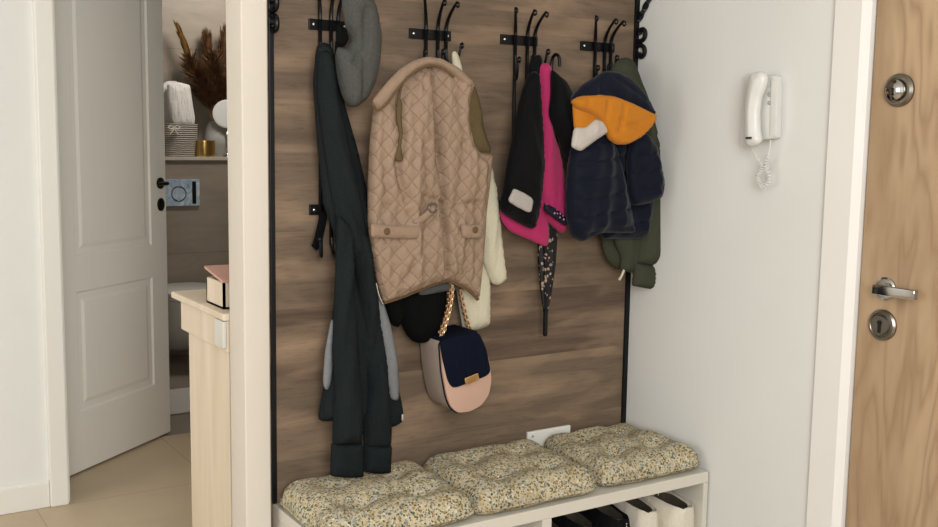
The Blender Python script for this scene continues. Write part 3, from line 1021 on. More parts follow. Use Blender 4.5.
# ================================================================ SHOES IN THE BENCH
def shoe(label, mat, solemat, heel, L, Wd, yaw, toe_dir=1, stitch=None, name='sneaker', grp=None):
    """heel: (x, y, z) of the back of the sole; the toe points along yaw"""
    r = thing(name, heel, label, 'shoe', grp)
    n = 26
    rot = Matrix.Rotation(yaw, 3, 'Z')
    def put(v): return rot @ Vector(v) + Vector(heel)
    def width(t): return Wd * (0.36 + 0.10 * math.sin(t * PI * 0.9) + 0.07 * t) * (1 - max(0, (t - 0.80) / 0.2) ** 2.2 * 0.85) * (1 - max(0, (0.10 - t) / 0.10) ** 2 * 0.55)
    def hgt(t):
        pr = [(0, 0.072), (0.06, 0.078), (0.2, 0.080), (0.34, 0.086), (0.45, 0.088), (0.6, 0.064), (0.8, 0.042), (0.95, 0.032), (1, 0.022)]
        for (a, b), (c, d) in zip(pr, pr[1:]):
            if t <= c: return b + (d - b) * (t - a) / (c - a)
        return pr[-1][1]
    def loft(z0f, z1f, grow, nm, mt, par, close=True):
        b = MB(); rings = []
        for i in range(n):
            t = i / (n - 1)
            w = width(t) + grow
            z0, z1 = z0f(t), z1f(t)
            ring = []
            for k in range(16):
                a = 2 * PI * k / 16
                cs, sn = math.cos(a), math.sin(a)
                e = 0.55
                xx = math.copysign(abs(cs) ** e, cs) * w * (1 - 0.22 * max(0, sn) ** 2)
                zz = (z0 + z1) / 2 + math.copysign(abs(sn) ** 0.7, sn) * (z1 - z0) / 2
                ring.append(b.b.verts.new(put((xx, t * L, zz))))
            rings.append(ring)
        for a, c in zip(rings, rings[1:]):
            for k in range(16):
                b.b.faces.new((a[k], a[(k + 1) % 16], c[(k + 1) % 16], c[k]))
        b.b.faces.new(rings[0][::-1]); b.b.faces.new(rings[-1])
        return b.obj(nm, mt, par)
    b = MB(); rings = []
    ns = 60
    def opening(t):
        q = (t - 0.03) / 0.40
        return 0.0 if q <= 0 or q >= 1 else min(1.0, 14 * math.sin(PI * q) ** 0.9)
    for i in range(ns):
        t = i / (ns - 1)
        w = width(t); z0 = 0.018; z1 = 0.018 + hgt(t); zm = z0 + (z1 - z0) * 0.55
        o_ = min(1.0, opening(t)); fl = z0 + 0.022
        half = [(0.0, z0), (0.7, z0), (0.98, z0 + 0.004), (1.0, z0 + (zm - z0) * 0.5), (0.98, zm), (0.86, z0 + (z1 - z0) * 0.86), (0.72, z1 - 0.001),
                (0.64 - 0.02 * o_, z1 + 0.001), (0.50 + 0.06 * o_, z1 + 0.002 + (z0 + (z1 - z0) * 0.8 - z1) * o_), (0.30 + 0.22 * o_, z1 + 0.003 + (fl - z1) * o_), (0.0, z1 + 0.003 + (fl - z1) * o_)]
        ring = [(x * w, z) for x, z in half] + [(-x * w, z) for x, z in half[-2:0:-1]]
        rings.append([b.b.verts.new(put((x, t * L, z))) for x, z in ring])
    k_ = len(rings[0])
    for a, c in zip(rings, rings[1:]):
        for k in range(k_):
            b.b.faces.new((a[k], a[(k + 1) % k_], c[(k + 1) % k_], c[k]))
    b.b.faces.new(rings[0][::-1]); b.b.faces.new(rings[-1])
    b.obj('upper', mat, r)
    loft(lambda t: 0.001, lambda t: 0.024, 0.004, 'sole', solemat, r)
    i_ = MB()
    rg = []
    for sc_, dz in ((1.0, -0.003), (0.99, -0.02), (0.95, -0.045), (0.86, -0.054)):
        ring = []
        for k in range(36):
            a_ = 2 * PI * k / 36
            t_ = 0.235 + 0.188 * sc_ * math.sin(a_)
            tr = 0.235 + 0.188 * math.sin(a_)
            ring.append(i_.b.verts.new(put((math.copysign(abs(math.cos(a_)) ** 0.7, math.cos(a_)) * width(tr) * 0.535 * sc_, t_ * L, 0.018 + hgt(tr) + dz))))
        rg.append(ring)
    for a, c in zip(rg, rg[1:]):
        for k in range(36):
            i_.b.faces.new((a[k], a[(k + 1) % 36], c[(k + 1) % 36], c[k]))
    i_.b.faces.new(rg[-1])
    i_.obj('lining', M['shoe_in'], r)
    tn = MB()
    tn.tube([put((0, 0.56 * L, 0.075)), put((0, 0.50 * L, 0.100)), put((0, 0.45 * L, 0.112))], [0.020, 0.022, 0.017], 10, 4, 0.25)
    tn.obj('tongue', mat, r)
    lc = MB()
    for q in range(4):
        t = 0.55 + q * 0.06
        z = 0.021 + hgt(t)
        lc.tube([put((-width(t) * 0.55, t * L, z - 0.008)), put((0, (t + 0.02) * L, z + 0.002)), put((width(t) * 0.55, t * L, z - 0.008))], 0.0028, 6, 4)
    lc.obj('laces', M['stitch'] if mat is not M['canvas'] else M['rubber'], r)
    if stitch:
        s = MB()
        for q in range(9):
            s.ball(tuple(put((stitch * 0.006, -0.001 + 0.0, 0.03 + q * 0.0065))), 0.0017)
        s.obj('heel_stitching', M['stitch'], r)
    return r
SZ = 0.2325
shoe('off white sneaker at the right end of the bench, its dark opening in view', M['canvas'], M['rubber'], (1.952, 1.932, SZ), 0.27, 0.120, 0.06, name='sneaker', grp='off white sneakers')
shoe('off white sneaker beside the black shoes, half behind its mate', M['canvas'], M['rubber'], (1.848, 1.958, SZ), 0.26, 0.098, 0.0, name='sneaker', grp='off white sneakers')
shoe('black shoe with pale heel stitching next to the white sneakers', M['shoe_black'], M['shoe_black'], (1.745, 1.955, SZ), 0.265, 0.100, 0.0, stitch=1, name='black_shoe', grp='black shoes')
shoe('black shoe with pale heel stitching next to the brown shoe', M['shoe_black'], M['shoe_black'], (1.640, 1.955, SZ), 0.265, 0.100, 0.0, stitch=1, name='black_shoe', grp='black shoes')
shoe('dark brown shoe beside the bench divider', M['shoe_brown'], M['shoe_brown'], (1.540, 1.975, SZ), 0.25, 0.088, 0.0, name='leather_shoe')

# ================================================================ COATS
# ---- dark knitted jacket
def dark_jacket():
    r = thing('zip_jacket', (1.10, 2.2, 0.46), 'long charcoal jacket hanging at the left, its sleeves reaching the cushion', 'jacket')
    pillow('body', [(1.000,1.503),(1.012,1.515),(1.037,1.510),(1.055,1.441),(1.070,1.373),(1.104,1.269),(1.128,1.174),(1.142,1.054),(1.153,0.957),(1.173,0.882),(1.198,0.793),(1.216,0.690),(1.230,0.630),(1.234,0.594),(1.200,0.583),(1.125,0.604),(1.071,0.621),(1.000,0.626),(1.011,0.678),(1.032,0.797),(1.047,0.939),(1.052,1.034),(1.042,1.082),(1.017,1.141),(1.004,1.268),(0.992,1.415)], 2.215, 0.022, 0.022, M['charcoal'], r, 0.011, 0.03, folds(0.0204, 16, 1.6, 1.0, 0.25))
    pillow('upper_sleeve', [(0.993,1.481),(1.013,1.498),(1.031,1.472),(1.043,1.383),(1.071,1.269),(1.102,1.153),(1.124,1.034),(1.077,1.007),(1.046,1.072),(1.023,1.177),(1.005,1.291),(0.991,1.392)], 2.190, 0.022, 0.016, M['charcoal'], r, 0.010, 0.025, folds(0.0170, 20, 2.0, 3.0, 0.35))
    pillow('sleeve', [(1.033,1.120),(1.069,1.096),(1.077,0.990),(1.083,0.871),(1.091,0.750),(1.099,0.639),(1.097,0.566),(1.020,0.577),(1.023,0.637),(1.028,0.709),(1.021,0.805),(1.026,0.923),(1.031,1.039)], 2.175, 0.026, 0.02, M['charcoal'], r, 0.009, 0.022, folds(0.0170, 22, 3.0, 5.0, -0.2))
    pillow('sleeve', [(1.076,1.095),(1.124,1.069),(1.140,0.973),(1.154,0.863),(1.171,0.763),(1.180,0.662),(1.186,0.586),(1.184,0.541),(1.110,0.552),(1.109,0.622),(1.120,0.695),(1.114,0.793),(1.098,0.915),(1.084,1.012)], 2.190, 0.026, 0.02, M['charcoal'], r, 0.009, 0.022, folds(0.0170, 22, 3.0, 7.0, -0.25))
    rib = lambda s: (lambda V: 0.0025 * np.sin(V[:, 0] * 900))
    pillow('cuff', [(1.018,0.582),(1.099,0.570),(1.102,0.485),(1.054,0.491),(1.015,0.502)], 2.175, 0.022, 0.018, M['charcoal'], r, 0.006, 0.014, rib(0), rounds=1)
    pillow('cuff', [(1.110,0.560),(1.186,0.548),(1.184,0.477),(1.148,0.481),(1.110,0.492)], 2.190, 0.022, 0.018, M['charcoal'], r, 0.006, 0.014, rib(0), rounds=1)
    pillow('lining', [(1.030,0.876),(1.014,0.801),(1.008,0.730),(1.011,0.703),(1.022,0.702),(1.030,0.739),(1.037,0.811),(1.040,0.866)], 2.200, 0.008, 0.004, M['grey_lining'], r, 0.008, 0.012)
    pillow('lining', [(1.139,0.942),(1.158,0.911),(1.180,0.849),(1.198,0.773),(1.205,0.697),(1.204,0.657),(1.182,0.663),(1.170,0.714),(1.162,0.789),(1.148,0.868)], 2.188, 0.010, 0.004, M['grey_lining'], r, 0.008, 0.012)
    z = [(1.131,0.956),(1.140,0.924),(1.150,0.904)]
    MB().tube([(x, 2.170, h) for x, h in z], 0.0022, 6, 4).obj('zip', M['screw'], r)
    (x, h), = [(1.210,0.617)]
    MB().box((x - 0.003, 2.176, h - 0.008), (x + 0.003, 2.181, h + 0.008), 0.001).obj('zip_stop', M['screw'], r)
    c = MB().tube([(x, 2.262, h) for x, h in [(1.045,1.116),(1.047,1.054),(1.037,1.035)]], 0.006, 8, 4, 0.6)
dark_jacket()

def strap(): 
    o = MB().tube([(x, 2.245, h) for x, h in [(1.032,1.122),(1.024,1.085),(1.014,1.049),(1.006,1.038)]], [0.010, 0.011, 0.011, 0.010], 8, 5, 0.5)
    o = o.obj('cloth_belt', M['black_knit'])
    tag(o, 'short black cloth strap hanging under the lower left iron plate', 'strap')
strap()

# ---- grey hat
def hat():
    r = thing('cloth_hat', (1.19, 2.16, 1.4), 'floppy grey felt hat hanging beside the beige vest', 'hat')
    pillow('crown', [(1.046,1.645),(1.066,1.678),(1.096,1.672),(1.119,1.625),(1.137,1.586),(1.147,1.532),(1.144,1.478),(1.133,1.427),(1.112,1.389),(1.084,1.368),(1.063,1.367),(1.048,1.389),(1.036,1.427),(1.030,1.476),(1.036,1.503),(1.058,1.500),(1.071,1.519),(1.058,1.545),(1.048,1.584)], 2.180, 0.042, 0.03, M['grey_wool'], r, 0.006, 0.045, addf(folds(0.0119, 14, 3, 12.0, 0.2), groove([(1.095,1.586),(1.093,1.519),(1.088,1.451),(1.091,1.395)], 0.010, 0.010), groove([(1.060,1.539),(1.078,1.491),(1.065,1.468)], 0.012, 0.008)), edge=0.03)
    pillow('hat_band', [(1.026,1.550),(1.043,1.545),(1.058,1.521),(1.046,1.500),(1.034,1.500),(1.026,1.510)], 2.165, 0.010, 0.02, M['black_knit'], r, 0.006, 0.012)
hat()

# ---- cream cardigan
def cream():
    r = thing('knitted_cardigan', (1.45, 2.22, 0.9), 'cream cardigan showing from under the right side of the beige vest', 'cardigan')
    pillow('body', [(1.373,1.488),(1.415,1.450),(1.459,1.347),(1.492,1.233),(1.500,1.142),(1.500,0.986),(1.501,0.811),(1.460,0.804),(1.420,0.802),(1.403,0.887),(1.380,1.018),(1.359,1.270)], 2.235, 0.018, 0.018, M['cream'], r, 0.011, 0.025, folds(0.0170, 18, 1.5, 21.0))
    pillow('sleeve', [(1.458,1.271),(1.483,1.233),(1.500,1.169),(1.514,1.079),(1.525,1.000),(1.538,0.934),(1.518,0.922),(1.494,0.921),(1.479,0.950),(1.463,0.985),(1.452,1.094),(1.447,1.208)], 2.212, 0.024, 0.018, M['cream'], r, 0.010, 0.022, folds(0.0119, 18, 2.5, 25.0, -0.1))
    pillow('neck_loop', [(1.364,1.511),(1.375,1.515),(1.384,1.502),(1.396,1.468),(1.391,1.453),(1.370,1.457)], 2.220, 0.008, 0.006, M['cream'], r, 0.006, 0.012)
cream()

# ---- black knit below the vest
def black_knit():
    r = thing('black_sweater', (1.31, 2.22, 0.85), 'black knitwear peeping out below the hem of the beige vest', 'sweater')
    pillow('body', [(1.216,0.939),(1.361,0.942),(1.364,0.878),(1.353,0.827),(1.330,0.796),(1.298,0.783),(1.266,0.791),(1.246,0.816),(1.228,0.855)], 2.230, 0.026, 0.02, M['black_knit'], r, 0.010, 0.03, folds(0.0136, 14, 4, 31.0))
    pillow('sleeve', [(1.173,0.918),(1.223,0.932),(1.243,0.886),(1.232,0.846),(1.216,0.830),(1.196,0.849),(1.182,0.883)], 2.222, 0.020, 0.016, M['black_knit'], r, 0.009, 0.02, folds(0.0085, 18, 4, 33.0))
black_knit()

# ---- beige quilted vest
def vest():
    r = thing('quilted_vest', (1.35, 2.17, 0.9), 'beige diamond-quilted vest with brown binding on the iron hooks', 'vest')
    Y = 2.175
    body = [(1.127,1.376),(1.117,1.293),(1.112,1.200),(1.112,1.106),(1.120,1.035),(1.137,0.958),(1.153,0.909),(1.196,0.918),(1.238,0.930),(1.280,0.942),(1.326,0.952),(1.361,0.939),(1.394,0.922),(1.421,0.897),(1.429,0.971),(1.438,1.097),(1.448,1.197),(1.453,1.262),(1.414,1.267),(1.396,1.289),(1.383,1.332),(1.382,1.388),(1.399,1.433),(1.352,1.464),(1.310,1.483),(1.268,1.484),(1.224,1.463),(1.182,1.424)]
    crease = [(1.265,1.468),(1.274,1.389),(1.283,1.295),(1.299,1.199),(1.306,1.102),(1.310,1.029),(1.316,0.950)]
    side = [(1.195,1.442),(1.182,1.391),(1.179,1.345),(1.188,1.305),(1.183,1.270),(1.172,1.235),(1.197,1.153)]
    f = addf(quilt(0.036, 0.0030), folds(0.016, 9, 1.2, 41.0), folds(0.008, 26, 3.0, 42.0), groove(crease, 0.018, 0.012), groove(crease, 0.014, 0.0045), groove(side, 0.014, 0.010), groove([(1.240,1.458),(1.230,1.341),(1.248,1.223),(1.266,1.140)], 0.006, 0.010), groove([(1.294,1.115),(1.329,1.053),(1.348,0.965)], 0.007, 0.009), groove([(1.266,1.115),(1.239,1.044),(1.199,0.962)], 0.007, 0.010), groove([(1.311,1.139),(1.282,1.151),(1.238,1.162)], 0.007, 0.006), groove([(1.311,1.122),(1.351,1.138),(1.398,1.142)], 0.007, 0.006),
             groove([(1.110,1.131),(1.184,1.113),(1.252,1.123),(1.294,1.137),(1.357,1.130),(1.434,1.118)], 0.010, 0.03), groove([(1.142,1.362),(1.138,1.247),(1.154,1.142)], 0.009, 0.012), groove([(1.332,1.415),(1.354,1.296),(1.336,1.150)], 0.006, 0.012))
    pillow('body', body, Y, 0.034, 0.02, M['quilt'], r, 0.0042, 0.05, f, rounds=1)
    pillow('armhole_lining', [(1.411,1.439),(1.433,1.383),(1.443,1.326),(1.469,1.264),(1.427,1.256),(1.396,1.281),(1.381,1.350),(1.391,1.406)], 2.192, 0.008, 0.006, M['olive_lining'], r, 0.009, 0.015, folds(0.0068, 18, 3, 44.0))
    col = [(1.104,1.381),(1.122,1.402),(1.147,1.430),(1.176,1.457),(1.208,1.476),(1.248,1.489),(1.286,1.486),(1.331,1.469),(1.380,1.433),(1.360,1.420),(1.326,1.447),(1.286,1.469),(1.248,1.469),(1.208,1.447),(1.174,1.413),(1.143,1.376),(1.122,1.359)]
    pillow('collar', col, 2.140, 0.010, 0.010, M['beige'], r, 0.007, 0.015, folds(0.0085, 20, 12, 47.0), rounds=1)
    def bind(px, y, rr=0.0042, nm='binding'):
        MB().tube([(x, y, z) for x, z in px], rr, 8, 4).obj(nm, M['binding'], r)
    bind([(1.397,1.432),(1.383,1.391),(1.381,1.332),(1.393,1.289),(1.411,1.265),(1.450,1.261)], 2.166, 0.0046)
    bind([(1.153,0.908),(1.196,0.917),(1.238,0.929),(1.280,0.941),(1.326,0.950),(1.361,0.938),(1.394,0.921),(1.421,0.896)], 2.170, 0.0050)
    bind([(1.185,1.436),(1.173,1.390),(1.171,1.344),(1.179,1.308),(1.173,1.275),(1.165,1.254)], 2.140, 0.0034)
    bind([(1.096,1.378),(1.111,1.361),(1.134,1.375),(1.165,1.412),(1.199,1.445),(1.239,1.466),(1.277,1.465),(1.316,1.444)], 2.128, 0.0026, 'collar_piping')
    pillow('armhole_gap', [(1.174,1.390),(1.181,1.377),(1.178,1.345),(1.183,1.312),(1.178,1.280),(1.184,1.247),(1.173,1.243),(1.163,1.250),(1.172,1.278),(1.175,1.308),(1.168,1.344),(1.170,1.376)], 2.139, 0.002, 0.006, M['olive_lining'], r, 0.004, 0.006, rounds=1)
    for px, bx in (([(1.097,1.102),(1.160,1.095),(1.229,1.091),(1.227,1.079),(1.222,1.061),(1.160,1.065),(1.097,1.070)], [(1.134,1.083)]), ([(1.342,1.093),(1.371,1.090),(1.403,1.091),(1.403,1.074),(1.401,1.057),(1.371,1.056),(1.345,1.059)], [(1.378,1.078)])):
        fl = pillow('pocket_flap', px, 2.130, 0.007, 0.004, M['beige'], r, 0.006, 0.008, rounds=1)
        (x, z), = bx
        MB().lathe([(0, 0), (0.0075, 0), (0.0085, 0.002), (0.006, 0.0045), (0, 0.0035)], (x, 2.1225, z), (0, -1, 0), 18).obj('button', M['binding'], fl)
    (x, z), = [(1.262,1.134)]
    MB().torus((x, 2.128, z), 0.011, 0.0022, (0, 1, 0.0), 20, 6).obj('buckle', M['brushed'], r)
    pillow('waist_tab', [(1.207,1.102),(1.239,1.120),(1.267,1.143),(1.275,1.126),(1.251,1.108),(1.223,1.092)], 2.136, 0.006, 0.004, M['beige'], r, 0.005, 0.008)
    pillow('hem_facing', [(1.265,0.937),(1.340,0.948),(1.405,0.936),(1.399,0.921),(1.340,0.920),(1.282,0.914),(1.260,0.915)], 2.196, 0.005, 0.004, M['grey_hem'], r, 0.008, 0.01)
vest()

# ---- handbag
def handbag():
    r = thing('saddle_handbag', (1.46, 2.2, 0.55), 'pale pink saddle handbag with a navy flap hanging on a chain', 'handbag')
    yf, yb = 2.155, 2.262
    D = smooth_poly([(1.304,0.799),(1.413,0.812),(1.435,0.779),(1.451,0.734),(1.458,0.686),(1.451,0.650),(1.429,0.624),(1.393,0.612),(1.357,0.613),(1.336,0.631),(1.324,0.661),(1.311,0.723)], 0.006, 3)
    D = [tuple(p) for p in D]
    P = lambda u, v, d: (u, d, v)
    MB().prism(D, P, yf, yf + 0.010, 0.003).obj('front_panel', M['pink_leather'], r)
    MB().prism(D, P, yf + 0.0101, yb, 0.004).obj('gusset', M['pink_leather_shaded'], r)
    e = MB()
    e.tube([(u, yf + 0.010, v) for u, v in D + D[:1]], 0.0028, 6, 0, 1, False)
    e.obj('edge_piping', M['navy_suede'], r)
    F = [tuple(p) for p in smooth_poly([(1.299,0.796),(1.304,0.805),(1.407,0.818),(1.416,0.810),(1.435,0.773),(1.448,0.725),(1.450,0.709),(1.436,0.700),(1.347,0.681),(1.335,0.683),(1.323,0.702),(1.308,0.755)], 0.006, 2)]
    fl = MB().prism(F, P, yf - 0.006, yf - 0.0004, 0.002).obj('flap', M['navy_suede'], r)
    (ax, az), (bx, bz) = [(1.307,0.799),(1.412,0.814)]
    ang = math.atan2(bz - az, bx - ax)
    tb = MB()
    tb.box((ax + 0.003, yf - 0.004, az - 0.001), (ax + math.hypot(bx - ax, bz - az) - 0.003, yb, az + 0.006), 0.002, 2, Matrix.Rotation(-ang, 3, 'Y'), (ax, yf, az))
    tb.obj('flap_top', M['navy_suede'], r)
    (cx_, cz_), = [(1.389,0.700)]
    rt = Matrix.Rotation(-ang - 0.08, 3, 'Y')
    MB().box((cx_ - 0.021, yf - 0.014, cz_ - 0.0095), (cx_ + 0.021, yf - 0.006, cz_ + 0.0095), 0.003, 3, rt).obj('clasp', M['gold'], r)
    def chain(path, nm):
        path = [Vector(p) for p in path]
        # resample to even steps
        step = 0.0085
        pts = [path[0]]; acc = 0.0
        for a, b in zip(path, path[1:]):
            L = (b - a).length; t = step - acc
            while t <= L:
                pts.append(a.lerp(b, t / L)); t += step
            acc = (L - (t - step))
        c = MB()
        for i in range(len(pts) - 1):
            d = (pts[i + 1] - pts[i]).normalized()
            nrm = Vector((0, 1, 0)) if i % 2 else Vector((1, 0, 0.2))
            nrm = (nrm - d * nrm.dot(d)).normalized()
            c.torus((pts[i] + pts[i + 1]) / 2, 0.0056, 0.0018, nrm, 10, 5, 1.35, d)
        o = c.obj(nm, M['gold'], r)
        rb = MB().tube([tuple(p) for p in pts[::2]], 0.0026, 6)
        rb.obj('ribbon', M['pink_leather'], o)
    w = lambda y, L: [(x, y, z) for x, z in L]
    chain(w(2.205, [(1.319,0.770),(1.331,0.807),(1.348,0.854),(1.358,0.894),(1.359,0.932),(1.358,0.976)]), 'chain_strap')
    chain(w(2.190, [(1.320,0.780),(1.331,0.815),(1.348,0.867),(1.356,0.909),(1.356,0.935),(1.349,0.978)]), 'chain_strap')
    chain(w(2.215, [(1.431,0.799),(1.418,0.831),(1.405,0.877),(1.395,0.916),(1.377,0.953),(1.365,0.974)]), 'chain_strap')
handbag()

# ---- umbrella
def umbrella():
    (tx, tz), (ux, uz) = [(1.677,0.767),(1.669,1.032)]
    r = thing('folded_umbrella', (tx, 2.225, tz), 'black flowered umbrella hanging point down below the pink jacket', 'umbrella')
    y = 2.225
    H = lambda py: None
    zs = [z for x, z in [(1.677,0.770),(1.675,0.844),(1.674,0.869),(1.673,0.910),(1.671,0.973),(1.669,1.032),(1.666,1.140)]]
    b = MB(); rings = []
    prof = [(0.006, zs[1]), (0.011, zs[2]), (0.0165, zs[3]), (0.0225, zs[4]), (0.0245, zs[5]), (0.025, zs[6]), (0.022, zs[6] + 0.12), (0.016, zs[6] + 0.26), (0.009, zs[6] + 0.30)]
    for j, (rr, z) in enumerate(prof):
        ring = []
        for k in range(48):
            a = 2 * PI * k / 48
            pl = 1 + 0.16 * math.sin(8 * a + j * 0.5)
            ring.append(b.b.verts.new((tx + rr * pl * math.cos(a), y + rr * pl * math.sin(a) * 0.9, z)))
        rings.append(ring)
    for a, c in zip(rings, rings[1:]):
        for k in range(48):
            b.b.faces.new((a[k], a[(k + 1) % 48], c[(k + 1) % 48], c[k]))
    b.b.faces.new(rings[0]); b.b.faces.new(rings[-1])
    b.obj('canopy', M['umbrella'], r)
    MB().lathe([(0.0, zs[0]), (0.005, zs[0]), (0.0065, zs[0] + 0.004), (0.0065, zs[1] - 0.01), (0.0085, zs[1]), (0.0, zs[1] + 0.003)], (tx, y, 0), (0, 0, 1), 16).obj('ferrule', M['iron'], r)
    zt = zs[6] + 0.275
    MB().tube([(tx, y, zt - 0.02), (tx, y, zt + 0.08), (tx, y - 0.012, zt + 0.105), (tx, y - 0.03, zt + 0.10), (tx, y - 0.036, zt + 0.075)], 0.0045, 10, 5).obj('crook_handle', M['iron'], r)
umbrella()

# ---- pink and black jacket
def pink_jacket():
    r = thing('ski_jacket', (1.62, 2.17, 0.95), 'black and hot pink jacket with a pale patch on its sleeve', 'jacket')
    pillow('body', [(1.615,1.493),(1.634,1.499),(1.653,1.490),(1.659,1.428),(1.651,1.369),(1.669,1.312),(1.690,1.260),(1.706,1.181),(1.719,1.084),(1.704,1.047),(1.676,1.067),(1.643,1.092),(1.618,1.169),(1.619,1.350)], 2.195, 0.024, 0.02, M['pink'], r, 0.009, 0.022, folds(0.0136, 20, 2, 51.0))
    pillow('right_sleeve', [(1.631,1.482),(1.651,1.465),(1.677,1.454),(1.698,1.426),(1.716,1.378),(1.723,1.321),(1.720,1.269),(1.708,1.232),(1.687,1.248),(1.670,1.284),(1.646,1.325),(1.627,1.365),(1.633,1.414)], 2.165, 0.026, 0.02, M['black_shell'], r, 0.009, 0.024, folds(0.0153, 16, 3, 53.0, 0.2))
    pillow('lining', [(1.495,1.124),(1.506,1.088),(1.529,1.064),(1.587,1.041),(1.652,1.016),(1.657,1.047),(1.643,1.129),(1.634,1.195),(1.616,1.130),(1.559,1.105)], 2.192, 0.006, 0.005, M['pink'], r, 0.009, 0.012, folds(0.0051, 18, 4, 55.0))
    pillow('left_sleeve', [(1.565,1.469),(1.584,1.475),(1.594,1.445),(1.602,1.375),(1.609,1.299),(1.613,1.235),(1.606,1.144),(1.592,1.077),(1.586,1.066),(1.534,1.089),(1.484,1.116),(1.479,1.134),(1.489,1.172),(1.500,1.235),(1.514,1.297),(1.527,1.368),(1.544,1.428)], 2.165, 0.024, 0.024, M['black_shell'], r, 0.009, 0.028, folds(0.0170, 16, 2, 57.0, 0.2))
    pillow('patch', [(1.495,1.177),(1.524,1.166),(1.549,1.153),(1.554,1.145),(1.549,1.119),(1.541,1.116),(1.506,1.131),(1.482,1.144),(1.480,1.151)], 2.127, 0.003, 0.006, M['patch'], r, 0.004, 0.006, rounds=1)
    pillow('dotted_trim', [(1.615,1.137),(1.648,1.123),(1.675,1.107),(1.692,1.088),(1.689,1.072),(1.666,1.086),(1.639,1.102),(1.616,1.116)], 2.160, 0.005, 0.006, M['dots'], r, 0.006, 0.008)
    pillow('hanging_loop', [(1.592,1.507),(1.618,1.519),(1.628,1.504),(1.622,1.468),(1.600,1.452),(1.587,1.477)], 2.200, 0.008, 0.008, M['black_shell'], r, 0.006, 0.012)
pink_jacket()

# ---- olive jacket
def olive_jacket():
    r = thing('olive_jacket', (1.93, 2.22, 0.9), 'olive green jacket hanging in the corner behind the navy one', 'jacket')
    pillow('body', [(1.857,1.464),(1.880,1.497),(1.929,1.529),(1.963,1.520),(1.991,1.469),(2.019,1.415),(2.050,1.331),(2.075,1.218),(2.069,1.016),(2.035,0.925),(1.974,0.928),(1.914,0.943),(1.880,0.982),(1.863,1.038),(1.850,1.274)], 2.228, 0.020, 0.016, M['olive'], r, 0.011, 0.03, folds(0.0170, 16, 1.6, 61.0))
    pillow('hood', [(1.848,1.488),(1.872,1.516),(1.903,1.527),(1.933,1.514),(1.956,1.472),(1.981,1.424),(1.994,1.380),(1.957,1.379),(1.911,1.424),(1.875,1.450)], 2.190, 0.022, 0.02, M['olive'], r, 0.009, 0.022, folds(0.0153, 22, 5, 63.0, 0.3))
    pillow('sleeve', [(1.973,1.426),(1.997,1.386),(2.024,1.303),(2.048,1.205),(2.067,1.092),(2.073,1.005),(2.069,0.939),(1.958,0.957),(1.973,1.038),(1.982,1.164),(1.972,1.303)], 2.186, 0.026, 0.02, M['olive'], r, 0.010, 0.024, folds(0.0153, 20, 2, 65.0, 0.05))
    pillow('cuff', [(1.958,0.962),(2.071,0.942),(2.070,0.877),(2.014,0.882),(1.950,0.895)], 2.186, 0.024, 0.018, M['olive'], r, 0.007, 0.014, lambda V: 0.002 * np.sin(V[:, 0] * 800), rounds=1)
    pillow('sleeve', [(1.878,1.068),(2.007,1.064),(2.014,0.992),(2.010,0.927),(1.957,0.930),(1.914,0.938),(1.918,0.977),(1.894,1.012)], 2.200, 0.018, 0.014, M['olive'], r, 0.009, 0.02, folds(0.0085, 16, 3, 67.0))
    MB().tube([(x, 2.178, z) for x, z in [(1.910,0.943),(1.903,0.929),(1.893,0.916)]], 0.0035, 8, 4).obj('drawstring', M['cream'], r)
olive_jacket()

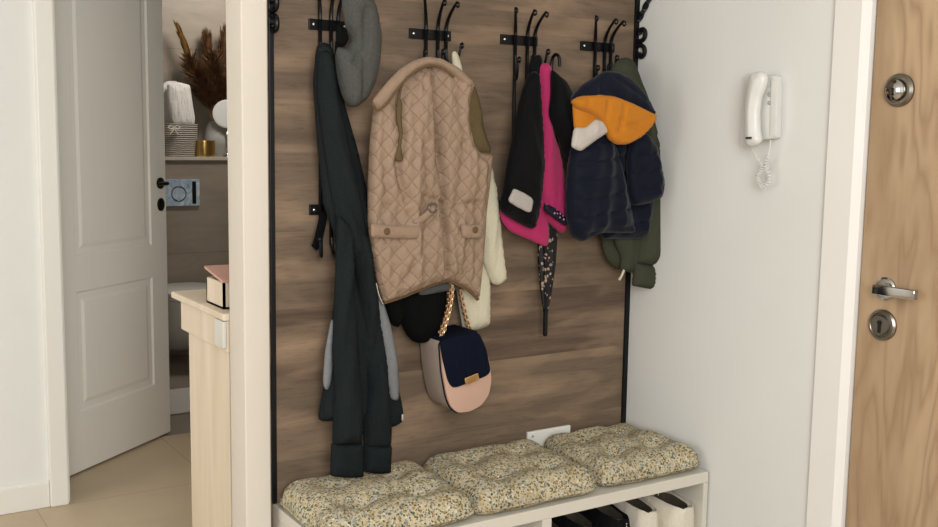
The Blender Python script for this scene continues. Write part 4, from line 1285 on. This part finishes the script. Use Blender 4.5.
# ---- navy jacket with orange hood lining
def navy_jacket():
    r = thing('puffer_jacket', (1.82, 2.13, 0.95), 'navy padded jacket with an orange-lined hood and white shoulder', 'jacket')
    bf = addf(baffles(0.047, 0.016, -0.10, 0.01), folds(0.012, 14, 3, 71.0))
    pillow('right_front', [(1.822,1.333),(1.943,1.335),(1.997,1.289),(2.015,1.220),(1.995,1.089),(1.986,1.036),(1.957,1.028),(1.827,1.034),(1.807,1.194)], 2.172, 0.018, 0.02, M['navy'], r, 0.0062, 0.03, bf)
    pillow('sleeve', [(1.884,1.334),(1.935,1.319),(1.966,1.281),(1.987,1.227),(1.999,1.177),(1.987,1.142),(1.937,1.129),(1.893,1.125),(1.874,1.168),(1.867,1.249)], 2.130, 0.026, 0.024, M['navy'], r, 0.0062, 0.028, bf)
    pillow('left_front', [(1.682,1.287),(1.718,1.303),(1.795,1.325),(1.828,1.275),(1.855,1.200),(1.880,1.127),(1.901,1.050),(1.844,1.053),(1.788,1.055),(1.748,1.043),(1.718,1.033),(1.690,1.048),(1.671,1.098),(1.667,1.158),(1.671,1.222)], 2.135, 0.030, 0.026, M['navy'], r, 0.0062, 0.04, bf)
    pillow('shoulder_stripe', [(1.653,1.332),(1.687,1.331),(1.719,1.354),(1.746,1.350),(1.764,1.323),(1.718,1.298),(1.673,1.271),(1.644,1.282)], 2.090, 0.012, 0.016, M['white_shell'], r, 0.006, 0.02, folds(0.0068, 14, 6, 73.0))
    pillow('shoulder_lining', [(1.652,1.398),(1.706,1.387),(1.747,1.368),(1.754,1.342),(1.699,1.321),(1.661,1.323)], 2.100, 0.014, 0.016, M['orange'], r, 0.007, 0.02, baffles(0.045, 0.005))
    hood = [(1.653,1.400),(1.665,1.418),(1.687,1.439),(1.710,1.453),(1.729,1.461),(1.758,1.478),(1.795,1.479),(1.837,1.466),(1.876,1.441),(1.906,1.411),(1.936,1.372),(1.915,1.361),(1.827,1.385),(1.742,1.393),(1.676,1.388)]
    pillow('hood', hood, 2.105, 0.030, 0.045, M['navy'], r, 0.0062, 0.04, addf(baffles(0.05, 0.008, 0.5, 0.0), folds(0.006, 10, 6, 75.0), groove([(1.742,1.471),(1.724,1.415)], 0.006, 0.008)))
    lin_ = [(1.637,1.397),(1.661,1.409),(1.700,1.415),(1.742,1.417),(1.786,1.412),(1.834,1.399),(1.880,1.384),(1.922,1.370),(1.917,1.353),(1.893,1.326),(1.863,1.305),(1.825,1.290),(1.791,1.289),(1.767,1.301),(1.749,1.334),(1.728,1.354),(1.695,1.369),(1.656,1.378)]
    pillow('hood_lining', lin_, 2.088, 0.034, 0.03, M['orange'], r, 0.006, 0.045, addf(groove([(1.747,1.413),(1.739,1.357),(1.751,1.306)], 0.007, 0.006), groove([(1.801,1.399),(1.787,1.327)], 0.007, 0.006), groove([(1.679,1.410),(1.683,1.370)], 0.006, 0.006), groove([(1.783,1.353),(1.873,1.326)], 0.006, 0.006), groove([(1.751,1.311),(1.791,1.332),(1.896,1.360)], 0.004, 0.006)))
navy_jacket()

# ================================================================ INTERCOM
def intercom():
    r = thing('intercom_handset', (XR, 1.80, 1.38), 'white intercom phone on the white wall by the entrance door', 'intercom')
    Q = lambda u, v, d: (d, u, v)
    base = [tuple(p) for p in smooth_poly([(1.804,1.469),(1.791,1.465),(1.748,1.462),(1.745,1.452),(1.741,1.317),(1.743,1.311),(1.790,1.306),(1.815,1.292),(1.845,1.291),(1.852,1.304),(1.848,1.406),(1.843,1.471)], 0.004, 2)]
    MB().prism(base, Q, XR - 0.026, XR, 0.003).obj('wall_base', M['intercom'], r)
    rid = [tuple(p) for p in smooth_poly([(1.756,1.454),(1.736,1.452),(1.732,1.317),(1.751,1.314)], 0.004, 1)]
    MB().prism(rid, Q, XR - 0.030, XR - 0.0262, 0.001).obj('speaker_cover', M['intercom'], r)
    hs = [(1.803,1.465),(1.790,1.471),(1.771,1.472),(1.757,1.464),(1.753,1.452),(1.759,1.431),(1.769,1.408),(1.773,1.374),(1.770,1.335),(1.762,1.304),(1.773,1.294),(1.792,1.289),(1.805,1.294),(1.811,1.311),(1.816,1.379),(1.812,1.428)]
    pillow('handset', hs, XR - 0.046, 0.020, 0.018, M['intercom'], r, 0.004, 0.014, to3=Q, rounds=2)
    for px, rr in (([(1.759,1.418)], 0.0062), ([(1.759,1.397)], 0.0048)):
        (u, v), = px
        MB().lathe([(0, 0), (rr, 0), (rr, 0.003), (rr * 0.8, 0.0045), (0, 0.0045)], (XR - 0.0258, u, v), (-1, 0, 0), 20).obj('button', M['button'], r)
    lb = [(1.794,1.313),(1.776,1.314),(1.776,1.309),(1.794,1.309)]
    MB().prism(lb, Q, XR - 0.0675, XR - 0.0652).obj('maker_mark', M['black'], r, smooth=False)
    # coiled cord
    ctr = [(XR - 0.030, u, v) for u, v in [(1.811,1.289),(1.793,1.270),(1.773,1.248),(1.769,1.238),(1.781,1.223),(1.781,1.206),(1.766,1.194),(1.748,1.205),(1.749,1.224),(1.759,1.246),(1.754,1.266),(1.750,1.285),(1.747,1.307)]]
    c = MB()
    P = [Vector(p) for p in ctr]
    fine = []
    for i in range(len(P) - 1):
        p0, p1, p2, p3 = P[max(i - 1, 0)], P[i], P[i + 1], P[min(i + 2, len(P) - 1)]
        for k in range(28):
            t = k / 28
            fine.append((i + t, 0.5 * ((2 * p1) + (p2 - p0) * t + (2 * p0 - 5 * p1 + 4 * p2 - p3) * t * t + (3 * p1 - p0 - 3 * p2 + p3) * t ** 3)))
    hx = []
    ph = 0.0
    for i, (s, p) in enumerate(fine):
        q = fine[min(i + 1, len(fine) - 1)][1] - fine[max(i - 1, 0)][1]
        q.normalize()
        a = Vector((1, 0, 0)); a = (a - q * a.dot(q)).normalized(); b = q.cross(a)
        amp = 0.0050 * min(1, max(0, (s - 1.0) / 1.0)) * min(1, max(0, (10.6 - s) / 1.0))
        ph += 0.62
        hx.append(p + (a * math.cos(ph) + b * math.sin(ph)) * amp)
    c.tube([tuple(p) for p in hx], 0.0016, 5)
    c.obj('coiled_cord', M['intercom'], r)
intercom()

# ================================================================ CONSOLE BEHIND THE PILLAR
def console():
    r = thing('console_cabinet', (1.2, 2.52, 0), 'narrow whitewashed wooden cabinet standing behind the pillar', 'cabinet')
    x0, x1 = 0.832, 1.72
    MB().box((x0, 2.352, 0.06), (x1, 2.655, 0.800), 0.002).obj('body', M['whitewash'], r, smooth=False)
    MB().box((x0 - 0.006, 2.346, 0.785), (x1 + 0.01, 2.70, 0.862), 0.003).obj('frieze', M['whitewash'], r, smooth=False)
    MB().box((x0 - 0.015, 2.342, 0.8625), (x1 + 0.02, 2.755, 0.880), 0.004).obj('top_board', M['whitewash'], r, smooth=False)
    MB().box((x0 - 0.008, 2.348, 0.0), (x1 + 0.01, 2.672, 0.06), 0.003).obj('plinth', M['whitewash'], r, smooth=False)
    MB().box((x0 - 0.016, 2.344, 0.797), (x0 - 0.0065, 2.405, 0.861), 0.002).obj('corner_block', M['grey_block'], r, smooth=False)
console()
def keepsake_box():
    r = thing('keepsake_box', (0.90, 2.48, 0.8805), 'small pale wooden box with a tilted pink lid on the cabinet', 'box')
    b = MB()
    x0, x1, y0, y1, z0, z1 = 0.840, 1.0, 2.405, 2.530, 0.8805, 0.945
    b.box((x0, y0, z0), (x0 + 0.006, y1, z1)); b.box((x1 - 0.006, y0, z0), (x1, y1, z1))
    b.box((x0, y0, z0), (x1, y0 + 0.006, z1)); b.box((x0, y1 - 0.006, z0), (x1, y1, z1)); b.box((x0, y0, z0), (x1, y1, z0 + 0.005))
    b.obj('box_body', M['whitewash'], r, smooth=False)
    MB().box((x0 - 0.004, y0 - 0.004, z1 + 0.001), (x1 + 0.004, y1 + 0.004, z1 + 0.008), 0.001, 2, Matrix.Rotation(math.radians(9), 3, 'X'), (x0, y0, z1)).obj('lid', M['pink_lid'], r, smooth=False)
keepsake_box()

# ================================================================ BATHROOM THINGS
LZ = 1.1685
def basket():
    (xl, _), (xr, _), (_, zt) = [(1.762,1.205),(1.990,1.207),(1.942,1.359)]
    xc, w = (xl + xr) / 2, (xr - xl) / 2
    r = thing('wicker_basket', (xc, 6.11, LZ), 'grey wicker basket on the bathroom ledge holding folded towels', 'basket')
    H = zt - LZ
    b = MB()
    b.lathe([(0.0, 0.0), (w * 0.86, 0.0), (w * 0.95, H * 0.5), (w, H), (w * 0.94, H), (w * 0.88, H * 0.5), (w * 0.8, 0.01), (0.0, 0.01)], (xc, 6.11, LZ), (0, 0, 1), 40, 1.0, 0.85 * 0.1 / w if w > 0.1 else 0.85)
    b.obj('woven_body', M['wicker'], r)
    MB().torus((xc, 6.11, LZ + H), w, 0.006, (0, 0, 1), 36, 8, 1.0).obj('rim', M['wicker'], r) if w <= 0.1 else None
    (bx, bz), = [(1.819,1.334)]
    bw = MB()
    for s in (-1, 1):
        bw.tube([(bx, 6.015, bz), (bx + s * 0.018, 6.005, bz + 0.012), (bx + s * 0.034, 6.008, bz + 0.002), (bx + s * 0.018, 6.006, bz - 0.006), (bx, 6.012, bz)], 0.0035, 6, 5)
        bw.tube([(bx, 6.012, bz), (bx + s * 0.010, 6.008, bz - 0.02), (bx + s * 0.022, 6.01, bz - 0.035)], 0.0035, 6, 4)
    bw.obj('bow', M['canvas'], r)
    return xc, w, zt
bxc, bw_, bzt = basket()
def towel(px, y, label, seed):
    o = pillow('folded_towel', px, y, 0.030, 0.030, M['towel'], None, 0.008, 0.03, folds(0.0102, 12, 4, seed))
    me = o.data
    c = Vector((0, 0, 0))
    for v in me.vertices: c += v.co
    c /= len(me.vertices)
    me.transform(Matrix.Translation(-c)); o.location = c
    tag(o, label, 'towel', 'white towels in the wicker basket')
towel([(1.801,1.586),(1.866,1.600),(1.936,1.585),(1.947,1.499),(1.963,1.389),(1.956,1.348),(1.896,1.335),(1.826,1.345),(1.804,1.437)], 6.072, 'white folded towel standing at the front of the wicker basket', 81.0)
towel([(1.781,1.576),(1.822,1.606),(1.881,1.609),(1.904,1.557),(1.895,1.382),(1.882,1.335),(1.794,1.333)], 6.142, 'white folded towel half hidden behind the door edge, back in the basket', 83.0)

def vase():
    (xl, _), (xr, _), (_, zt) = [(2.034,1.207),(2.201,1.208),(2.104,1.380)]
    xc, w, H = (xl + xr) / 2, (xr - xl) / 2, zt - LZ
    r = thing('stoneware_vase', (xc, 6.13, LZ), 'pale grey vase on the bathroom ledge holding dried grasses', 'vase')
    b = MB()
    sc = 0.085 / w if w > 0.085 else 1.0
    b.lathe([(0.0, 0.0), (w * 0.7, 0.0), (w * 0.98, H * 0.3), (w, H * 0.5), (w * 0.8, H * 0.82), (w * 0.62, H * 0.95), (w * 0.68, H), (w * 0.6, H), (w * 0.54, H * 0.93), (w * 0.7, H * 0.8), (w * 0.85, H * 0.5), (w * 0.6, 0.02), (0.0, 0.02)], (xc, 6.13, LZ), (0, 0, 1), 36, 1.0, sc)
    b.obj('vase_body', M['vase'], r)
    return xc, zt
vx, vz = vase()
def plume(base, tip, mat, n, spread, label, lg, seed):
    rr = random.Random(seed)
    r = thing('dried_plume', base, label, 'dried plant', 'dried grasses in the vase')
    base, tip = Vector(base), Vector(tip)
    midp = base.lerp(tip, 0.5) + Vector((0, 0, 0.03))
    def at(t): return base * (1 - t) ** 2 + midp * 2 * t * (1 - t) + tip * t * t
    MB().tube([at(i / 8) for i in range(9)], [0.003] * 5 + [0.002] * 4, 5).obj('stem', mat, r)
    b = MB()
    for i in range(n):
        t = 0.30 + 0.70 * rr.random()
        p = at(t)
        d = (at(min(1, t + 0.05)) - at(t - 0.05)).normalized()
        a = rr.uniform(0, 2 * PI)
        side = d.orthogonal().normalized()
        side = Matrix.Rotation(a, 3, d) @ side
        L = lg * (1.25 - 0.9 * abs(t - 0.65)) * rr.uniform(0.6, 1.1) * (1.0 if t < 0.9 else 0.6)
        e = p + d * L * 0.85 + side * L * spread
        e.y = min(e.y, 6.205)
        wv = d.cross(side) * 0.0030
        m_ = p.lerp(e, 0.5) + side * L * 0.06
        vs = [b.b.verts.new(x) for x in (p - wv * 0.4, m_ - wv, e, m_ + wv, p + wv * 0.4)]
        b.b.faces.new(vs)
        wv2 = side * 0.0025
        vs = [b.b.verts.new(x) for x in (p - wv2 * 0.4, m_ - wv2, e, m_ + wv2, p + wv2 * 0.4)]
        b.b.faces.new(vs)
    b.obj('seed_head', mat, r)
bs = (vx, 6.13, vz - 0.05)
for i, (px, y, mt, n, sp, lg, lb) in enumerate((
    ([(1.875,1.922)], 6.10, 'grass_gold', 170, 0.16, 0.100, 'golden dried plume leaning out to the left of the vase'),
    ([(2.060,1.892)], 6.14, 'grass', 330, 0.30, 0.100, 'tallest brown dried grass rising upright from the vase'),
    ([(2.166,1.920)], 6.11, 'grass', 300, 0.30, 0.100, 'tall brown dried grass leaning right towards the pillar'),
    ([(1.934,1.753)], 6.09, 'grass', 330, 0.75, 0.090, 'bushy brown dried grass spreading left above the towels'),
    ([(2.080,1.772)], 6.08, 'grass', 380, 0.80, 0.090, 'bushy brown dried grass in the middle of the bunch'),
    ([(2.226,1.773)], 6.16, 'grass', 300, 0.75, 0.090, 'brown dried grass at the right, half behind the pillar'),
    ([(1.988,1.663)], 6.08, 'grass', 360, 0.85, 0.085, 'short bushy dried grass low on the left of the bunch'),
    ([(2.137,1.647)], 6.09, 'grass', 360, 0.85, 0.085, 'short bushy dried grass low on the right, above the round mirror'))):
    (x, z), = px
    plume((bs[0] + (i - 3.5) * 0.005, bs[1] - 0.01 + 0.01 * (i % 3), bs[2]), (x, y, z), M[mt], n, sp, lb, lg, 100 + i)

def candle():
    (xl, _), (xr, _), (_, zt) = [(1.963,1.208),(2.078,1.208),(2.018,1.264)]
    xc, w, H = (xl + xr) / 2, (xr - xl) / 2, zt - LZ
    r = thing('candle_holder', (xc, 6.065, LZ), 'small gold tealight cup on the ledge in front of the vase', 'candle holder')
    s = min(w, 0.05)
    MB().lathe([(0, 0), (s * 0.95, 0), (s, H * 0.1), (s, H), (s * 0.93, H), (s * 0.92, 0.012), (0, 0.012)], (xc, 6.062, LZ), (0, 0, 1), 36, w / s, 1.0).obj('cup', M['brass'], r)
    MB().lathe([(0, 0.013), (s * 0.8, 0.013), (s * 0.8, H * 0.7), (0, H * 0.72)], (xc, 6.062, LZ), (0, 0, 1), 24).obj('candle', M['towel'], r)
candle()
def vanity_mirror():
    (x, z), (xe, _) = [(2.144,1.422),(2.060,1.420)]
    R_ = x - xe
    r = thing('vanity_mirror', (x, 6.06, LZ), 'round bright vanity mirror on the ledge beside the pillar', 'mirror')
    MB().lathe([(0, 0), (0.024, 0), (0.024, 0.006), (0.012, 0.012), (0, 0.012)], (x, 6.034, LZ), (0, 0, 1), 30).obj('base', M['chrome'], r)
    MB().tube([(x, 6.034, LZ + 0.008), (x, 6.034, z - R_ + 0.004)], 0.005, 10).obj('stem', M['chrome'], r)
    ax = Vector((-0.30, -1, 0.10)).normalized()
    MB().lathe([(0, -0.006), (R_, -0.006), (R_, 0.004), (R_ * 0.93, 0.006), (0, 0.006)], (x, 6.030, z), ax, 48).obj('mirror_rim', M['ceramic'], r)
    MB().lathe([(0, 0.0062), (R_ * 0.92, 0.0062), (R_ * 0.92, 0.0072), (0, 0.0072)], (x, 6.030, z), ax, 48).obj('mirror_white_disc', M['ceramic'], r)  # plain white disc; the mirror's bright reflection is put into its colour
vanity_mirror()

def pale_floor_patch():  # thin raised pale patch with a cloth-like surface
    o = pillow('pale_floor_patch', [(1.05, 4.70), (1.9, 4.70), (1.9, 5.16), (1.05, 5.16)], 0.006, 0.003, 0.003, M['mat'], None, 0.02, 0.02, to3=lambda u, v, d: (u, v, 0.0125 - d), rounds=1)
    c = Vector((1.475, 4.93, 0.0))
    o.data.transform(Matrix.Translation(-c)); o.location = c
    tag(o, 'raised pale patch on the bathroom floor, glimpsed between the door and the cabinet', 'bath mat')
pale_floor_patch()

def flush_plate():
    q = [(1.751,1.037),(1.963,1.036),(1.960,0.882)]
    (x0, z1), (x1, _), (_, z0) = q
    r = thing('flush_plate', ((x0 + x1) / 2, 6.02, (z0 + z1) / 2), 'glossy blue-grey flush plate on the bathroom wall', 'flush plate')
    MB().box((x0, 6.006, z0), (x1, 6.0195, z1), 0.003).obj('plate', M['flush'], r, smooth=False)
    xm = x0 + (x1 - x0) * 0.63
    MB().torus((xm - 0.045, 6.0055, (z0 + z1) / 2 - 0.005), 0.042, 0.003, (0, 1, 0), 32, 6).obj('button_ring', M['brushed'], r)
    MB().box((x1 - 0.045, 6.0035, z0 + 0.012), (x1 - 0.022, 6.006, z1 - 0.012), 0.001).obj('dark_bar', M['dark_bronze'], r, smooth=False)
flush_plate()

def toilet():
    xc = 1.81
    r = thing('wall_hung_toilet', (xc, 5.9, 0.05), 'white toilet half hidden behind the whitewashed cabinet', 'toilet')
    b = MB(); rings = []
    for zz, l, w, yo in ((0.06, 0.20, 0.10, 5.9), (0.10, 0.30, 0.125, 5.85), (0.20, 0.40, 0.155, 5.76), (0.32, 0.50, 0.175, 5.715), (0.395, 0.53, 0.18, 5.70)):
        ring = []
        for k in range(40):
            a = 2 * PI * k / 40
            yy = yo - l / 2 * math.cos(a) if math.cos(a) > 0 else min(6.015, yo - l / 2 * math.cos(a) * 1.1)
            ring.append(b.b.verts.new((xc + w * math.copysign(abs(math.sin(a)) ** 0.8, math.sin(a)), yy, zz)))
        rings.append(ring)
    for a, c in zip(rings, rings[1:]):
        for k in range(40):
            b.b.faces.new((a[k], a[(k + 1) % 40], c[(k + 1) % 40], c[k]))
    b.b.faces.new(rings[0][::-1]); b.b.faces.new(rings[-1])
    b.obj('bowl', M['ceramic'], r)
    for z0, z1, g, nm in ((0.397, 0.412, 0.004, 'seat'), (0.415, 0.437, 0.006, 'lid')):
        s = MB()
        poly = [(xc + (0.18 + g) * math.copysign(abs(math.sin(2 * PI * k / 48)) ** 0.8, math.sin(2 * PI * k / 48)), 5.70 - (0.265 + g) * math.cos(2 * PI * k / 48)) for k in range(48)]
        s.prism(poly, lambda u, v, d: (u, v, d), z0, z1, 0.004)
        s.obj(nm, M['ceramic'], r)
toilet()
